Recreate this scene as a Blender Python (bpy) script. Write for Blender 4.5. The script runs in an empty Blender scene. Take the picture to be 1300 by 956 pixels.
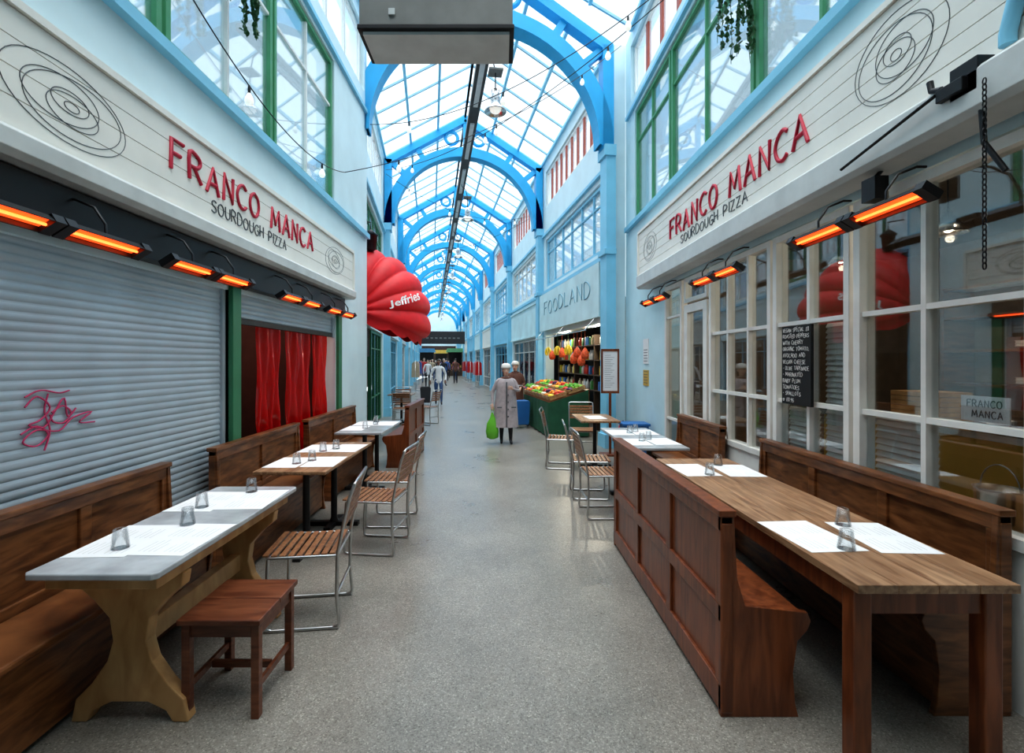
import bpy, math, random
from mathutils import Vector, Matrix
random.seed(7)
sc=bpy.context.scene; col=sc.collection
pi=math.pi
# ---------------------------------------------------------------- materials
def _new(name):
    m=bpy.data.materials.new(name); m.use_nodes=True
    nt=m.node_tree; b=nt.nodes['Principled BSDF']; return m,nt,b
def rgba(c): return (c[0],c[1],c[2],1)
def pmat(name,c,rough=.5,metal=0,noise=.12,scale=6,bump=0,emit=None,es=0):
    m,nt,b=_new(name)
    b.inputs['Base Color'].default_value=rgba(c)
    b.inputs['Roughness'].default_value=rough; b.inputs['Metallic'].default_value=metal
    if noise>0 or bump>0:
        tc=nt.nodes.new('ShaderNodeTexCoord'); n=nt.nodes.new('ShaderNodeTexNoise')
        n.inputs['Scale'].default_value=scale; n.inputs['Detail'].default_value=5
        nt.links.new(tc.outputs['Object'],n.inputs['Vector'])
        r=nt.nodes.new('ShaderNodeValToRGB')
        r.color_ramp.elements[0].position=.3; r.color_ramp.elements[1].position=.7
        r.color_ramp.elements[0].color=rgba([max(0,x*(1-noise)) for x in c])
        r.color_ramp.elements[1].color=rgba([min(1,x*(1+noise*.6)) for x in c])
        nt.links.new(n.outputs['Fac'],r.inputs['Fac']); nt.links.new(r.outputs['Color'],b.inputs['Base Color'])
        if bump>0:
            bp=nt.nodes.new('ShaderNodeBump'); bp.inputs['Strength'].default_value=bump; bp.inputs['Distance'].default_value=.01
            nt.links.new(n.outputs['Fac'],bp.inputs['Height']); nt.links.new(bp.outputs['Normal'],b.inputs['Normal'])
    if emit:
        b.inputs['Emission Color'].default_value=rgba(emit); b.inputs['Emission Strength'].default_value=es
    return m
def wood(name,c1,c2,rough=.4,sc3=(22,2.2,22),wear=.55):
    m,nt,b=_new(name)
    tc=nt.nodes.new('ShaderNodeTexCoord'); mp=nt.nodes.new('ShaderNodeMapping')
    mp.inputs['Scale'].default_value=sc3
    n=nt.nodes.new('ShaderNodeTexNoise'); n.inputs['Scale'].default_value=1.6; n.inputs['Detail'].default_value=8; n.inputs['Distortion'].default_value=.6
    n2=nt.nodes.new('ShaderNodeTexNoise'); n2.inputs['Scale'].default_value=3; n2.inputs['Detail'].default_value=3
    nt.links.new(tc.outputs['Object'],mp.inputs['Vector']); nt.links.new(mp.outputs['Vector'],n.inputs['Vector'])
    nt.links.new(tc.outputs['Object'],n2.inputs['Vector'])
    r=nt.nodes.new('ShaderNodeValToRGB'); r.color_ramp.elements[0].position=.32; r.color_ramp.elements[1].position=.68
    r.color_ramp.elements[0].color=rgba(c1); r.color_ramp.elements[1].color=rgba(c2)
    mx=nt.nodes.new('ShaderNodeMixRGB'); mx.blend_type='MULTIPLY'; mx.inputs['Fac'].default_value=wear
    nt.links.new(n.outputs['Fac'],r.inputs['Fac']); nt.links.new(r.outputs['Color'],mx.inputs[1])
    r2=nt.nodes.new('ShaderNodeValToRGB'); r2.color_ramp.elements[0].position=.3; r2.color_ramp.elements[1].position=.7
    r2.color_ramp.elements[0].color=(.55,.55,.55,1); r2.color_ramp.elements[1].color=(1,1,1,1)
    nt.links.new(n2.outputs['Fac'],r2.inputs['Fac']); nt.links.new(r2.outputs['Color'],mx.inputs[2])
    nt.links.new(mx.outputs[0],b.inputs['Base Color'])
    bp=nt.nodes.new('ShaderNodeBump'); bp.inputs['Strength'].default_value=.15; bp.inputs['Distance'].default_value=.005
    nt.links.new(n.outputs['Fac'],bp.inputs['Height']); nt.links.new(bp.outputs['Normal'],b.inputs['Normal'])
    b.inputs['Roughness'].default_value=rough
    return m
def terrazzo():
    m,nt,b=_new('terrazzo')
    tc=nt.nodes.new('ShaderNodeTexCoord')
    v=nt.nodes.new('ShaderNodeTexVoronoi'); v.inputs['Scale'].default_value=170
    n=nt.nodes.new('ShaderNodeTexNoise'); n.inputs['Scale'].default_value=1.1; n.inputs['Detail'].default_value=9; n.inputs['Roughness'].default_value=.65
    for x in (v,n): nt.links.new(tc.outputs['Object'],x.inputs['Vector'])
    sep=nt.nodes.new('ShaderNodeSeparateColor'); nt.links.new(v.outputs['Color'],sep.inputs[0])
    r=nt.nodes.new('ShaderNodeValToRGB'); e=r.color_ramp.elements
    e[0].position=0; e[0].color=(.15,.137,.115,1); e[1].position=1; e[1].color=(.50,.465,.40,1)
    for p,c in ((.12,(.235,.215,.187,1)),(.6,(.29,.268,.235,1)),(.9,(.35,.325,.285,1))):
        q=e.new(p); q.color=c
    nt.links.new(sep.outputs[0],r.inputs['Fac'])
    r2=nt.nodes.new('ShaderNodeValToRGB'); r2.color_ramp.elements[0].position=.32; r2.color_ramp.elements[1].position=.68
    r2.color_ramp.elements[0].color=(.66,.66,.66,1); r2.color_ramp.elements[1].color=(1,1,1,1)
    nt.links.new(n.outputs['Fac'],r2.inputs['Fac'])
    mx=nt.nodes.new('ShaderNodeMixRGB'); mx.blend_type='MULTIPLY'; mx.inputs['Fac'].default_value=1
    nt.links.new(r.outputs['Color'],mx.inputs[1]); nt.links.new(r2.outputs['Color'],mx.inputs[2])
    nt.links.new(mx.outputs[0],b.inputs['Base Color'])
    r3=nt.nodes.new('ShaderNodeMapRange'); r3.inputs[3].default_value=.2; r3.inputs[4].default_value=.4
    nt.links.new(n.outputs['Fac'],r3.inputs[0]); nt.links.new(r3.outputs[0],b.inputs['Roughness'])
    return m
def glassmat(name,tint=(.9,.95,.97),refl=.12,rough=.02,diff=0,dcol=(.8,.9,.95),edge=.7,transl=False):
    m=bpy.data.materials.new(name); m.use_nodes=True; nt=m.node_tree; nt.nodes.clear()
    o=nt.nodes.new('ShaderNodeOutputMaterial'); t=nt.nodes.new('ShaderNodeBsdfTransparent'); t.inputs[0].default_value=rgba(tint)
    g=nt.nodes.new('ShaderNodeBsdfGlossy'); g.inputs['Roughness'].default_value=rough
    lw=nt.nodes.new('ShaderNodeLayerWeight'); lw.inputs[0].default_value=.35
    mr=nt.nodes.new('ShaderNodeMapRange'); mr.inputs[3].default_value=refl; mr.inputs[4].default_value=edge
    nt.links.new(lw.outputs['Fresnel'],mr.inputs[0])
    mx=nt.nodes.new('ShaderNodeMixShader'); nt.links.new(mr.outputs[0],mx.inputs[0])
    nt.links.new(t.outputs[0],mx.inputs[1]); nt.links.new(g.outputs[0],mx.inputs[2])
    last=mx
    if diff>0:
        d=nt.nodes.new('ShaderNodeBsdfTranslucent' if transl else 'ShaderNodeBsdfDiffuse'); d.inputs[0].default_value=rgba(dcol)
        m2=nt.nodes.new('ShaderNodeMixShader'); m2.inputs[0].default_value=diff
        nt.links.new(mx.outputs[0],m2.inputs[1]); nt.links.new(d.outputs[0],m2.inputs[2]); last=m2
    nt.links.new(last.outputs[0],o.inputs[0]); return m
M={}
M['floor']=terrazzo()
M['wallblue']=pmat('pale_blue_paint',(.60,.81,.88),.6,noise=.08,scale=2)
M['wallwhite']=pmat('white_blue_paint',(.70,.85,.89),.55,noise=.07,scale=2)
M['azure']=pmat('azure_gloss_paint',(.03,.41,.76),.4,noise=.08,scale=3)
M['azure2']=pmat('light_azure_paint',(.25,.60,.80),.45,noise=.08,scale=3)
M['bar']=pmat('glazing_bar_pale',(.27,.50,.62),.5,noise=.1)
M['sign']=pmat('cream_sign_paint',(.84,.82,.76),.5,noise=.06,scale=3)
M['cassette']=pmat('offwhite_cassette',(.60,.62,.61),.45,noise=.1)
M['green']=pmat('green_frame_paint',(.04,.20,.10),.45,noise=.12)
M['greenl']=pmat('fresh_green_frame',(.07,.30,.14),.45,noise=.12)
M['white']=pmat('white_frame_paint',(.80,.80,.77),.45,noise=.08)
M['shutter']=pmat('grey_shutter_metal',(.46,.54,.60),.4,metal=.25,noise=.1,scale=3)
M['shutterd']=pmat('dark_shutter_metal',(.14,.13,.12),.5,metal=.3)
M['black']=pmat('black_metal',(.015,.015,.017),.4,metal=.3,noise=.1)
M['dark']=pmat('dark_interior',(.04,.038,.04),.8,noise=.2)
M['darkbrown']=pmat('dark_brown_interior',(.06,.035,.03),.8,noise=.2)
M['grey']=pmat('grey_box_metal',(.20,.20,.19),.5,metal=.2,noise=.15)
M['duct']=pmat('dark_grey_duct',(.06,.065,.07),.4,metal=.4,noise=.15)
M['red']=pmat('red_canvas',(.75,.012,.018),.55,noise=.12)
M['redtext']=pmat('crimson_lettering',(.50,.012,.045),.5,noise=0)
M['greytext']=pmat('charcoal_lettering',(.07,.08,.09),.5,noise=0)
M['whitetext']=pmat('white_lettering',(.9,.9,.88),.6,noise=0)
M['graf']=pmat('pink_spray_paint',(.60,.05,.16),.6,noise=0)
M['chrome']=pmat('brushed_steel_tube',(.55,.55,.55),.28,metal=1,noise=.05)
M['steel']=pmat('stainless_steel',(.6,.6,.6),.22,metal=1,noise=.05)
M['chairwood']=wood('chair_slat_wood',(.20,.075,.03),(.42,.20,.09),.4,(30,30,30))
M['honey']=wood('honey_pine',(.42,.22,.08),(.66,.40,.18),.4,(6,6,2),.4)
M['benchwood']=wood('brown_bench_wood',(.10,.034,.012),(.31,.125,.045),.33,(3,3,16))
M['mahog']=wood('red_mahogany',(.13,.034,.012),(.29,.086,.03),.3,(16,16,2))
M['stoolwood']=wood('dark_red_wood',(.11,.03,.013),(.24,.08,.035),.33,(3,20,20))
M['tabletop']=wood('oiled_plank_tabletop',(.22,.11,.055),(.50,.30,.17),.33)
M['marble']=pmat('grey_marble_top',(.46,.48,.50),.18,noise=.3,scale=5)
M['paper']=pmat('white_paper',(.82,.83,.84),.7,noise=.03)
M['tumbler']=glassmat('clear_tumbler_glass',(.965,.975,.98),.03,.02,edge=.45)
M['pane']=glassmat('shop_window_glass',(.88,.91,.92),.04,.01,edge=.38)
M['upane']=glassmat('upper_window_glass',(.80,.88,.92),.16,.02,diff=.08,edge=.55)
M['roofglass']=glassmat('roof_glass',(.93,.97,1.0),.0,.15,diff=.22,dcol=(.85,.94,1),edge=.10,transl=True)
M['redpvc']=glassmat('red_pvc_strip',(.95,.10,.07),.10,.06,diff=.42,dcol=(.85,.015,.015),edge=.5)
M['glow']=pmat('glowing_heater_element',(1,.2,.05),.5,noise=0,emit=(1,.075,.01),es=1.3)
M['glow2']=pmat('bright_heater_filament',(1,.5,.2),.5,noise=0,emit=(1,.13,.025),es=4.5)
M['bulb']=pmat('frosted_bulb',(.85,.85,.8),.2,noise=0,emit=(1,.95,.85),es=.5)
M['yellow']=pmat('yellow_tile',(.62,.40,.08),.5,noise=.1)
M['leaf']=pmat('ivy_leaf_green',(.02,.10,.025),.5,noise=.4,scale=20)
M['stone']=pmat('chalkboard_black',(.012,.013,.014),.7,noise=.2)
M['bannerblue']=pmat('pale_teal_banner',(.60,.80,.84),.6,noise=.12,scale=2)
M['tealtext']=pmat('teal_lettering',(.20,.40,.50),.6,noise=0)
M['skin']=pmat('skin_tone',(.72,.45,.34),.55,noise=.05)
M['redframe']=pmat('brick_red_frame',(.45,.10,.06),.5,noise=.1)
M['bluebin']=pmat('blue_plastic',(.03,.15,.40),.45,noise=.08)
M['clothgreen']=pmat('dark_green_cloth',(.02,.10,.05),.8,noise=.2)
M['greenbag']=pmat('bright_green_bag',(.15,.50,.04),.5,noise=.15)
M['extred']=pmat('extinguisher_red',(.6,.02,.02),.3,noise=0)
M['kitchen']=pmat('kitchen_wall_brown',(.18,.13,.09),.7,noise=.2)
M['shelfdark']=pmat('dark_shelf_wood',(.09,.06,.04),.6,noise=.2)
# ---------------------------------------------------------------- mesh builder
class MB:
    def __init__(s): s.v=[];s.f=[];s.m=[];s.sm=[]
    def add(s,v,f,mi=0,smooth=False):
        o=len(s.v); s.v+= [tuple(p) for p in v]
        for q in f: s.f.append([i+o for i in q]); s.m.append(mi); s.sm.append(smooth)
        return s
    def box(s,x0,x1,y0,y1,z0,z1,mi=0):
        v=[(x0,y0,z0),(x1,y0,z0),(x1,y1,z0),(x0,y1,z0),(x0,y0,z1),(x1,y0,z1),(x1,y1,z1),(x0,y1,z1)]
        return s.add(v,[(0,3,2,1),(4,5,6,7),(0,1,5,4),(1,2,6,5),(2,3,7,6),(3,0,4,7)],mi)
    def obox(s,c,size,rot=None,mi=0):
        R=rot if rot else Matrix.Identity(3); c=Vector(c); v=[]
        for dz in(-.5,.5):
            for dx,dy in((-.5,-.5),(.5,-.5),(.5,.5),(-.5,.5)):
                v.append(c+R@Vector((dx*size[0],dy*size[1],dz*size[2])))
        return s.add(v,[(0,3,2,1),(4,5,6,7),(0,1,5,4),(1,2,6,5),(2,3,7,6),(3,0,4,7)],mi)
    def beam(s,p0,p1,w,h,mi=0,up=(0,0,1)):
        p0=Vector(p0);p1=Vector(p1);d=(p1-p0); L=d.length; d.normalize()
        u=Vector(up); x=d.cross(u)
        if x.length<1e-4: x=d.cross(Vector((1,0,0)))
        x.normalize(); z=x.cross(d)
        R=Matrix((x,d,z)).transposed()
        return s.obox((p0+p1)/2,(w,L,h),R,mi)
    def tube(s,pts,r,n=8,mi=0,closed=False,flat=None):
        P=[Vector(p) for p in pts]; N=len(P)
        if N<2: return s
        rr=r if isinstance(r,(list,tuple)) else [r]*N
        T=[]
        for i in range(N):
            if closed: t=P[(i+1)%N]-P[i-1]
            else: t=P[min(i+1,N-1)]-P[max(i-1,0)]
            if t.length<1e-9: t=Vector((0,0,1))
            T.append(t.normalized())
        a=Vector((0,0,1)) if abs(T[0].z)<.9 else Vector((1,0,0))
        x=T[0].cross(a).normalized(); v=[]
        for i in range(N):
            x=(x-T[i]*x.dot(T[i]))
            if x.length<1e-6: x=T[i].orthogonal()
            x.normalize(); y=T[i].cross(x)
            for k in range(n):
                an=2*pi*k/n; v.append(P[i]+(x*math.cos(an)+y*math.sin(an))*rr[i])
        f=[]
        for i in range(N if closed else N-1):
            j=(i+1)%N
            for k in range(n): f.append((i*n+k,i*n+(k+1)%n,j*n+(k+1)%n,j*n+k))
        s.add(v,f,mi,n>4)
        if not closed: s.add(v[:n],[tuple(range(n))[::-1]],mi); s.add(v[-n:],[tuple(range(n))],mi)
        return s
    def lathe(s,prof,c=(0,0,0),n=16,mi=0,sx=1,sy=1):
        v=[];f=[]
        for r,z in prof:
            for k in range(n):
                a=2*pi*k/n; v.append((c[0]+r*math.cos(a)*sx,c[1]+r*math.sin(a)*sy,c[2]+z))
        for i in range(len(prof)-1):
            for k in range(n): f.append((i*n+k,i*n+(k+1)%n,(i+1)*n+(k+1)%n,(i+1)*n+k))
        s.add(v,f,mi,True)
        if prof[0][0]>1e-5: s.add(v[:n],[tuple(range(n))[::-1]],mi)
        if prof[-1][0]>1e-5: s.add(v[-n:],[tuple(range(n))],mi)
        return s
    def prism(s,poly,plane,d0,d1,mi=0):
        def P(a,b,d):
            return (a,d,b) if plane=='xz' else ((d,a,b) if plane=='yz' else (a,b,d))
        n=len(poly); v=[P(a,b,d0) for a,b in poly]+[P(a,b,d1) for a,b in poly]
        f=[tuple(range(n)),tuple(range(2*n-1,n-1,-1))]+[(i,i+n,(i+1)%n+n,(i+1)%n) for i in range(n)]
        return s.add(v,f,mi)
    def ball(s,c,r,seg=10,rings=6,mi=0):
        rx,ry,rz=r if isinstance(r,(tuple,list)) else (r,r,r)
        prof=[(math.sin(pi*i/rings),-math.cos(pi*i/rings)) for i in range(rings+1)]
        v=[];f=[]
        for q,z in prof:
            for k in range(seg):
                a=2*pi*k/seg; v.append((c[0]+rx*q*math.cos(a),c[1]+ry*q*math.sin(a),c[2]+rz*z))
        for i in range(rings):
            for k in range(seg): f.append((i*seg+k,i*seg+(k+1)%seg,(i+1)*seg+(k+1)%seg,(i+1)*seg+k))
        return s.add(v,f,mi,True)
    def obj(s,name,mats,parent=None,loc=(0,0,0),rz=0,bevel=0,label=None,cat=None,group=None,struct=False,fixn=True):
        me=bpy.data.meshes.new(name); me.from_pydata(s.v,[],s.f)
        if not isinstance(mats,(list,tuple)): mats=[mats]
        for m in mats: me.materials.append(M[m] if isinstance(m,str) else m)
        me.polygons.foreach_set('material_index',s.m); me.polygons.foreach_set('use_smooth',s.sm)
        me.update()
        o=bpy.data.objects.new(name,me); col.objects.link(o)
        o.location=loc; o.rotation_euler=(0,0,rz)
        if parent: o.parent=parent
        if bevel:
            b=o.modifiers.new('bevel','BEVEL'); b.width=bevel; b.segments=2; b.limit_method='ANGLE'; b.angle_limit=.7
        if label: o['label']=label
        if cat: o['category']=cat
        if group: o['group']=group
        if struct: o['kind']='structure'
        return o
def top(name,label,cat,loc=(0,0,0),rz=0,group=None):
    e=bpy.data.objects.new(name,None); col.objects.link(e); e.location=loc; e.rotation_euler=(0,0,rz)
    e.empty_display_size=.1
    e['label']=label; e['category']=cat
    if group: e['group']=group
    return e
def dup(root,loc,rz=None,label=None):
    r=root.copy(); col.objects.link(r); r.location=loc
    if rz is not None: r.rotation_euler=(0,0,rz)
    if label: r['label']=label
    def rec(src,dst):
        for c in list(src.children):
            k=c.copy(); col.objects.link(k); k.parent=dst; k.matrix_parent_inverse=c.matrix_parent_inverse.copy(); rec(c,k)
    rec(root,r); return r
# stroke font
SF={
'A':[[(0,0),(.33,1),(.66,0)],[(.12,.36),(.55,.4)]],
'B':[[(0,0),(0,1),(.4,.96),(.52,.78),(.4,.56),(0,.52)],[(.4,.56),(.6,.3),(.45,.04),(0,0)]],
'C':[[(.6,.86),(.4,1),(.14,.86),(0,.5),(.14,.12),(.4,0),(.6,.14)]],
'D':[[(0,0),(0,1),(.35,.95),(.6,.6),(.55,.25),(.3,.02),(0,0)]],
'E':[[(.5,1),(0,1),(0,0),(.52,0)],[(0,.52),(.42,.54)]],
'F':[[(0,0),(.02,1),(.55,1)],[(0,.54),(.42,.56)]],
'G':[[(.6,.86),(.38,1),(.12,.84),(0,.48),(.14,.1),(.4,0),(.6,.15),(.6,.45),(.36,.45)]],
'H':[[(0,0),(0,1)],[(.55,0),(.55,1)],[(0,.52),(.55,.52)]],
'I':[[(.1,0),(.1,1)]],
'J':[[(.4,1),(.4,.2),(.25,0),(.05,.1)]],
'K':[[(0,0),(0,1)],[(.5,1),(0,.48),(.55,0)]],
'L':[[(0,1),(0,0),(.5,0)]],
'M':[[(0,0),(.1,1),(.38,.25),(.66,1),(.78,0)]],
'N':[[(0,0),(.04,1),(.55,.03),(.58,1)]],
'O':[[(.32,1),(.1,.84),(0,.48),(.12,.12),(.34,0),(.56,.14),(.66,.5),(.56,.86),(.32,1)]],
'P':[[(0,0),(0,1),(.4,.96),(.54,.74),(.4,.5),(0,.46)]],
'R':[[(0,0),(0,1),(.4,.96),(.52,.75),(.38,.54),(0,.5)],[(.22,.5),(.58,0)]],
'S':[[(.52,.88),(.3,1),(.06,.84),(.1,.6),(.46,.42),(.52,.16),(.28,0),(0,.12)]],
'T':[[(0,1),(.6,1)],[(.3,1),(.3,0)]],
'U':[[(0,1),(.02,.25),(.2,0),(.42,.04),(.55,.28),(.56,1)]],
'V':[[(0,1),(.28,0),(.56,1)]],
'W':[[(0,1),(.18,0),(.4,.7),(.6,0),(.8,1)]],
'Y':[[(0,1),(.28,.5),(.56,1)],[(.28,.5),(.26,0)]],
'Z':[[(0,1),(.52,1),(0,0),(.55,0)]],
',':[[(.1,.05),(.04,-.15)]],'.':[[(.08,0),(.1,.05)]],'*':[[(.1,.42),(.22,.5),(.12,.56)]],
'0':[[(.25,1),(.02,.7),(.02,.25),(.25,0),(.48,.25),(.48,.7),(.25,1)]],
'5':[[(.45,1),(.08,1),(.04,.55),(.35,.55),(.46,.3),(.3,0),(0,.08)]],
'8':[[(.25,.52),(.05,.76),(.25,1),(.45,.76),(.25,.52),(.02,.25),(.25,0),(.48,.25),(.25,.52)]],
'9':[[(.45,.65),(.22,.5),(.03,.75),(.24,1),(.45,.75),(.38,0)]],
'£':[[(.5,.85),(.3,1),(.15,.8),(.2,.4),(.02,0),(.5,.02)],[(.05,.45),(.38,.45)]],
'<':[[(.3,0),(0,.5),(.1,.8),(.3,.6),(.5,.8),(.6,.5),(.3,0)]],
}
def twid(ch):
    if ch==' ': return .45
    return max(x for st in SF[ch] for x,_ in st)
def stroke_text(parent,name,mat,text,org,du,dv,h,r,total=None,gap=.22,jit=0,n=6,label=None):
    du=Vector(du).normalized(); dv=Vector(dv).normalized(); org=Vector(org)
    W=sum(twid(c)+gap for c in text)-gap
    sx=h if total is None else total/W
    x=0; rnd=random.Random(len(text)); mb=MB()
    for c in text+' ':
        if c==' ':
            if mb.v: mb.obj(name,mat,parent,label=label); mb=MB()
        else:
            jy=rnd.uniform(-jit,jit); js=1+rnd.uniform(-jit,jit)
            for st in SF[c]:
                pts=[org+du*((x+a)*sx)+dv*((b*js+jy)*h) for a,b in st]
                if len(pts)>4 and c not in 'EFHMN':
                    q=[]
                    for i in range(len(pts)-1):
                        p0=pts[max(i-1,0)];p1=pts[i];p2=pts[i+1];p3=pts[min(i+2,len(pts)-1)]
                        for t in (0,.34,.67):
                            q.append(.5*((2*p1)+(p2-p0)*t+(2*p0-5*p1+4*p2-p3)*t*t+(3*p1-p0-3*p2+p3)*t**3))
                    q.append(pts[-1]); pts=q
                mb.tube(pts,r,n)
        x+=twid(c)+gap
# ---------------------------------------------------------------- frames
A=math.radians(8.3); OX,OY=-.23,8.47; cA,sA=math.cos(A),math.sin(A)
def F(s,u,z=0): return (OX+s*cA-u*sA, OY+s*sA+u*cA, z)
FL=(OX,OY,0)
BAY=5.6; NB=10; HW=2.35
XL,XR=-2.30,2.35
YB=-6.0
def wall_grid(mb,s0,s1,u0,u1,z0,z1,holes,mi=0):
    us=sorted(set([u0,u1]+[h[0] for h in holes]+[h[1] for h in holes])); us=[u for u in us if u0<=u<=u1]
    zs=sorted(set([z0,z1]+[h[2] for h in holes]+[h[3] for h in holes]))
    for i in range(len(us)-1):
        run=None
        for j in range(len(zs)-1):
            cu=(us[i]+us[i+1])/2; cz=(zs[j]+zs[j+1])/2
            if any(h[0]<cu<h[1] and h[2]<cz<h[3] for h in holes):
                if run: mb.box(s0,s1,us[i],us[i+1],run[0],run[1],mi); run=None
            else: run=(run[0],zs[j+1]) if run else (zs[j],zs[j+1])
        if run: mb.box(s0,s1,us[i],us[i+1],run[0],run[1],mi)
MB().box(-7,7,YB,72,-.1,0).obj('floor','floor',struct=True)
mb=MB(); wall_grid(mb,XL-.25,XL,YB,8.15,0,7.5,[(-.3,4.0,0,2.2),(4.14,6.6,0,2.2),(.1,6.55,3.78,5.75),(.3,8.0,6.15,7.2)])
mb.obj('wall_left',['wallwhite'],struct=True)
mb=MB(); wall_grid(mb,XR,XR+.25,YB,8.85,0,7.5,[(.6,6.75,0,2.66),(1.0,8.25,4.05,5.95),(.3,8.5,6.25,7.25)])
mb.obj('wall_right',['wallblue'],struct=True)
MB().box(XL-.25,XR+.25,YB-.2,YB,0,8.9).obj('wall_back',['grey'],struct=True)
hl=[];hr=[]
for i in range(NB):
    u=i*BAY
    for h in (hl,hr): h+= [(u+.4,u+5.2,0,2.35),(u+.4,u+5.2,3.75,5.15),(u+.4,u+5.2,6.1,7.15)]
mb=MB(); wall_grid(mb,-HW-.25,-HW,0,NB*BAY,0,7.5,hl); mb.obj('wall_left_far',['wallwhite'],loc=FL,rz=A,struct=True)
mb=MB(); wall_grid(mb,HW,HW+.25,0,NB*BAY,0,7.5,hr); mb.obj('wall_right_far',['wallwhite'],loc=FL,rz=A,struct=True)
MB().box(-HW,HW,NB*BAY,NB*BAY+.2,3.6,8.8).obj('wall_end',['wallwhite'],loc=FL,rz=A,struct=True)
MB().box(-HW,HW,NB*BAY,NB*BAY+.2,0,3.6).obj('wall_end_lower',['darkbrown'],loc=FL,rz=A,struct=True)
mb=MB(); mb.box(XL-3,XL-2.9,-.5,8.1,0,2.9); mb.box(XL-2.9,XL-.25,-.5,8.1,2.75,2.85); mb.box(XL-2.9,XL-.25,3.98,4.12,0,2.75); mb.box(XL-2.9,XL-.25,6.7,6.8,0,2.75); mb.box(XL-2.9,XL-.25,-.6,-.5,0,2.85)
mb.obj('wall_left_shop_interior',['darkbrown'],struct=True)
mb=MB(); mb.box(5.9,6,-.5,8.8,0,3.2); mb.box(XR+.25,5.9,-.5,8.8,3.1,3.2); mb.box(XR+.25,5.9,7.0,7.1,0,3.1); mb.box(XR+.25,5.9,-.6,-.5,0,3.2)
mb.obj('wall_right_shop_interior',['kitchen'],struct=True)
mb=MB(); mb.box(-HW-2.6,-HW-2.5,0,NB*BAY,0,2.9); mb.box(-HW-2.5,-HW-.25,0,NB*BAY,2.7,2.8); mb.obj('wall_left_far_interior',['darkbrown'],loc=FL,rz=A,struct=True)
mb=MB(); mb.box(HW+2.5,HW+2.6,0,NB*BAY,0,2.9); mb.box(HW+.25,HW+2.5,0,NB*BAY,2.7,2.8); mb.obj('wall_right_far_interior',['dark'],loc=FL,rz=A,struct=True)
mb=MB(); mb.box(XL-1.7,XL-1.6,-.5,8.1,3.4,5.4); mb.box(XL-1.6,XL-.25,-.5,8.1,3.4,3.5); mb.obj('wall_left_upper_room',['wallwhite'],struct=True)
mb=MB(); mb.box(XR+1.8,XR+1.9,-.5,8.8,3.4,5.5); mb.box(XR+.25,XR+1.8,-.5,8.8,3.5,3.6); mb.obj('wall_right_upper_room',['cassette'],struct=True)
# ---------------------------------------------------------------- roof
EZ,RZ=7.5,8.9
def roof(name_c,hw0,xc,u0,u1,loc,rz,tn):
    mb=MB(); v=[(xc-hw0,u0,EZ),(xc,u0,RZ),(xc+hw0,u0,EZ),(xc-hw0,u1,EZ),(xc,u1,RZ),(xc+hw0,u1,EZ)]
    mb.add(v,[(0,1,4,3),(1,2,5,4)]); mb.obj(name_c,['roofglass'],loc=loc,rz=rz,struct=True)
    mb=MB(); n=int((u1-u0)/.8)
    for i in range(n+1):
        u=u0+(u1-u0)*i/n
        for sg in(-1,1): mb.beam((xc+sg*hw0,u,EZ-.02),(xc,u,RZ-.02),.04,.05)
    mb.obj('trim_%d'%tn,['bar'],loc=loc,rz=rz,struct=True)
    mb=MB()
    for t in (0,.33,.66,1):
        for sg in(-1,1):
            x=xc+sg*hw0*(1-t); z=EZ+(RZ-EZ)*t-.05
            if t==0: x-=sg*.05
            mb.beam((x,u0,z),(x,u1,z),.06,.08)
    mb.obj('trim_%d'%(tn+1),['azure2'],loc=loc,rz=rz,struct=True)
roof('ceiling',2.33,.025,-1.0,8.35,(0,0,0),0,1)
MB().box(XL,XR,YB,-1.0,7.5,7.6).obj('ceiling.002',['cassette'],struct=True)
roof('ceiling.001',2.35,0,.0,NB*BAY,FL,A,3)
# ---------------------------------------------------------------- arches
def arch_mesh():
    mb=MB(); cz=5.55; d=.12; n=40; ri=2.06
    def band(r0,r1,dd):
        for i in range(n):
            a0=pi*i/n;a1=pi*(i+1)/n
            q=[(r0*math.cos(a0),cz+r0*math.sin(a0)),(r1*math.cos(a0),cz+r1*math.sin(a0)),(r1*math.cos(a1),cz+r1*math.sin(a1)),(r0*math.cos(a1),cz+r0*math.sin(a1))]
            mb.prism(q,'xz',-dd,dd)
    band(ri,2.33,d); band(ri-.02,ri+.03,d+.04)
    for sg in(-1,1):
        mb.beam((sg*2.28,0,7.34),(0,0,8.72),.24,.18)
        mb.box(min(sg*2.33,sg*2.12),max(sg*2.33,sg*2.12),-.12,.12,5.5,7.4)
        for an in (22,40,58):
            a=math.radians(an); p0=(sg*2.3*math.cos(a),0,cz+2.3*math.sin(a))
            for k in range(60):
                r=2.3+k*.03; x=r*math.cos(a); z=cz+r*math.sin(a)
                if z>8.76-1.41*x/2.35 or x>2.25: break
            mb.beam(p0,(sg*x,0,z),.14,.14)
        pts=[(sg*.40+.18*math.cos(2*pi*k/20),0,8.17+.18*math.sin(2*pi*k/20)) for k in range(20)]
        mb.tube(pts,.05,8,0,True)
    mb.box(-.06,.06,-.1,.1,7.85,8.7)
    return mb
def col_mesh(sg):
    mb=MB(); x0,x1=(sg*2.35,sg*2.17) if sg>0 else (-2.35,-2.17)
    mb.box(min(x0,x1),max(x0,x1),-.16,.16,0,5.5)
    a=2.13 if sg>0 else -2.13
    for z0,z1 in ((0,.25),(5.35,5.55),(3.55,3.65)): mb.box(min(x0,a),max(x0,a),-.19,.19,z0,z1)
    return mb
ar=top('roof_arch','azure blue cast iron arched roof truss on wall columns','arch',F(0,0,0),A,'roof arches along the arcade')
arch_mesh().obj('arch_truss','azure',ar)
for sg in(-1,1): col_mesh(sg).obj('column','azure2',ar)
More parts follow.
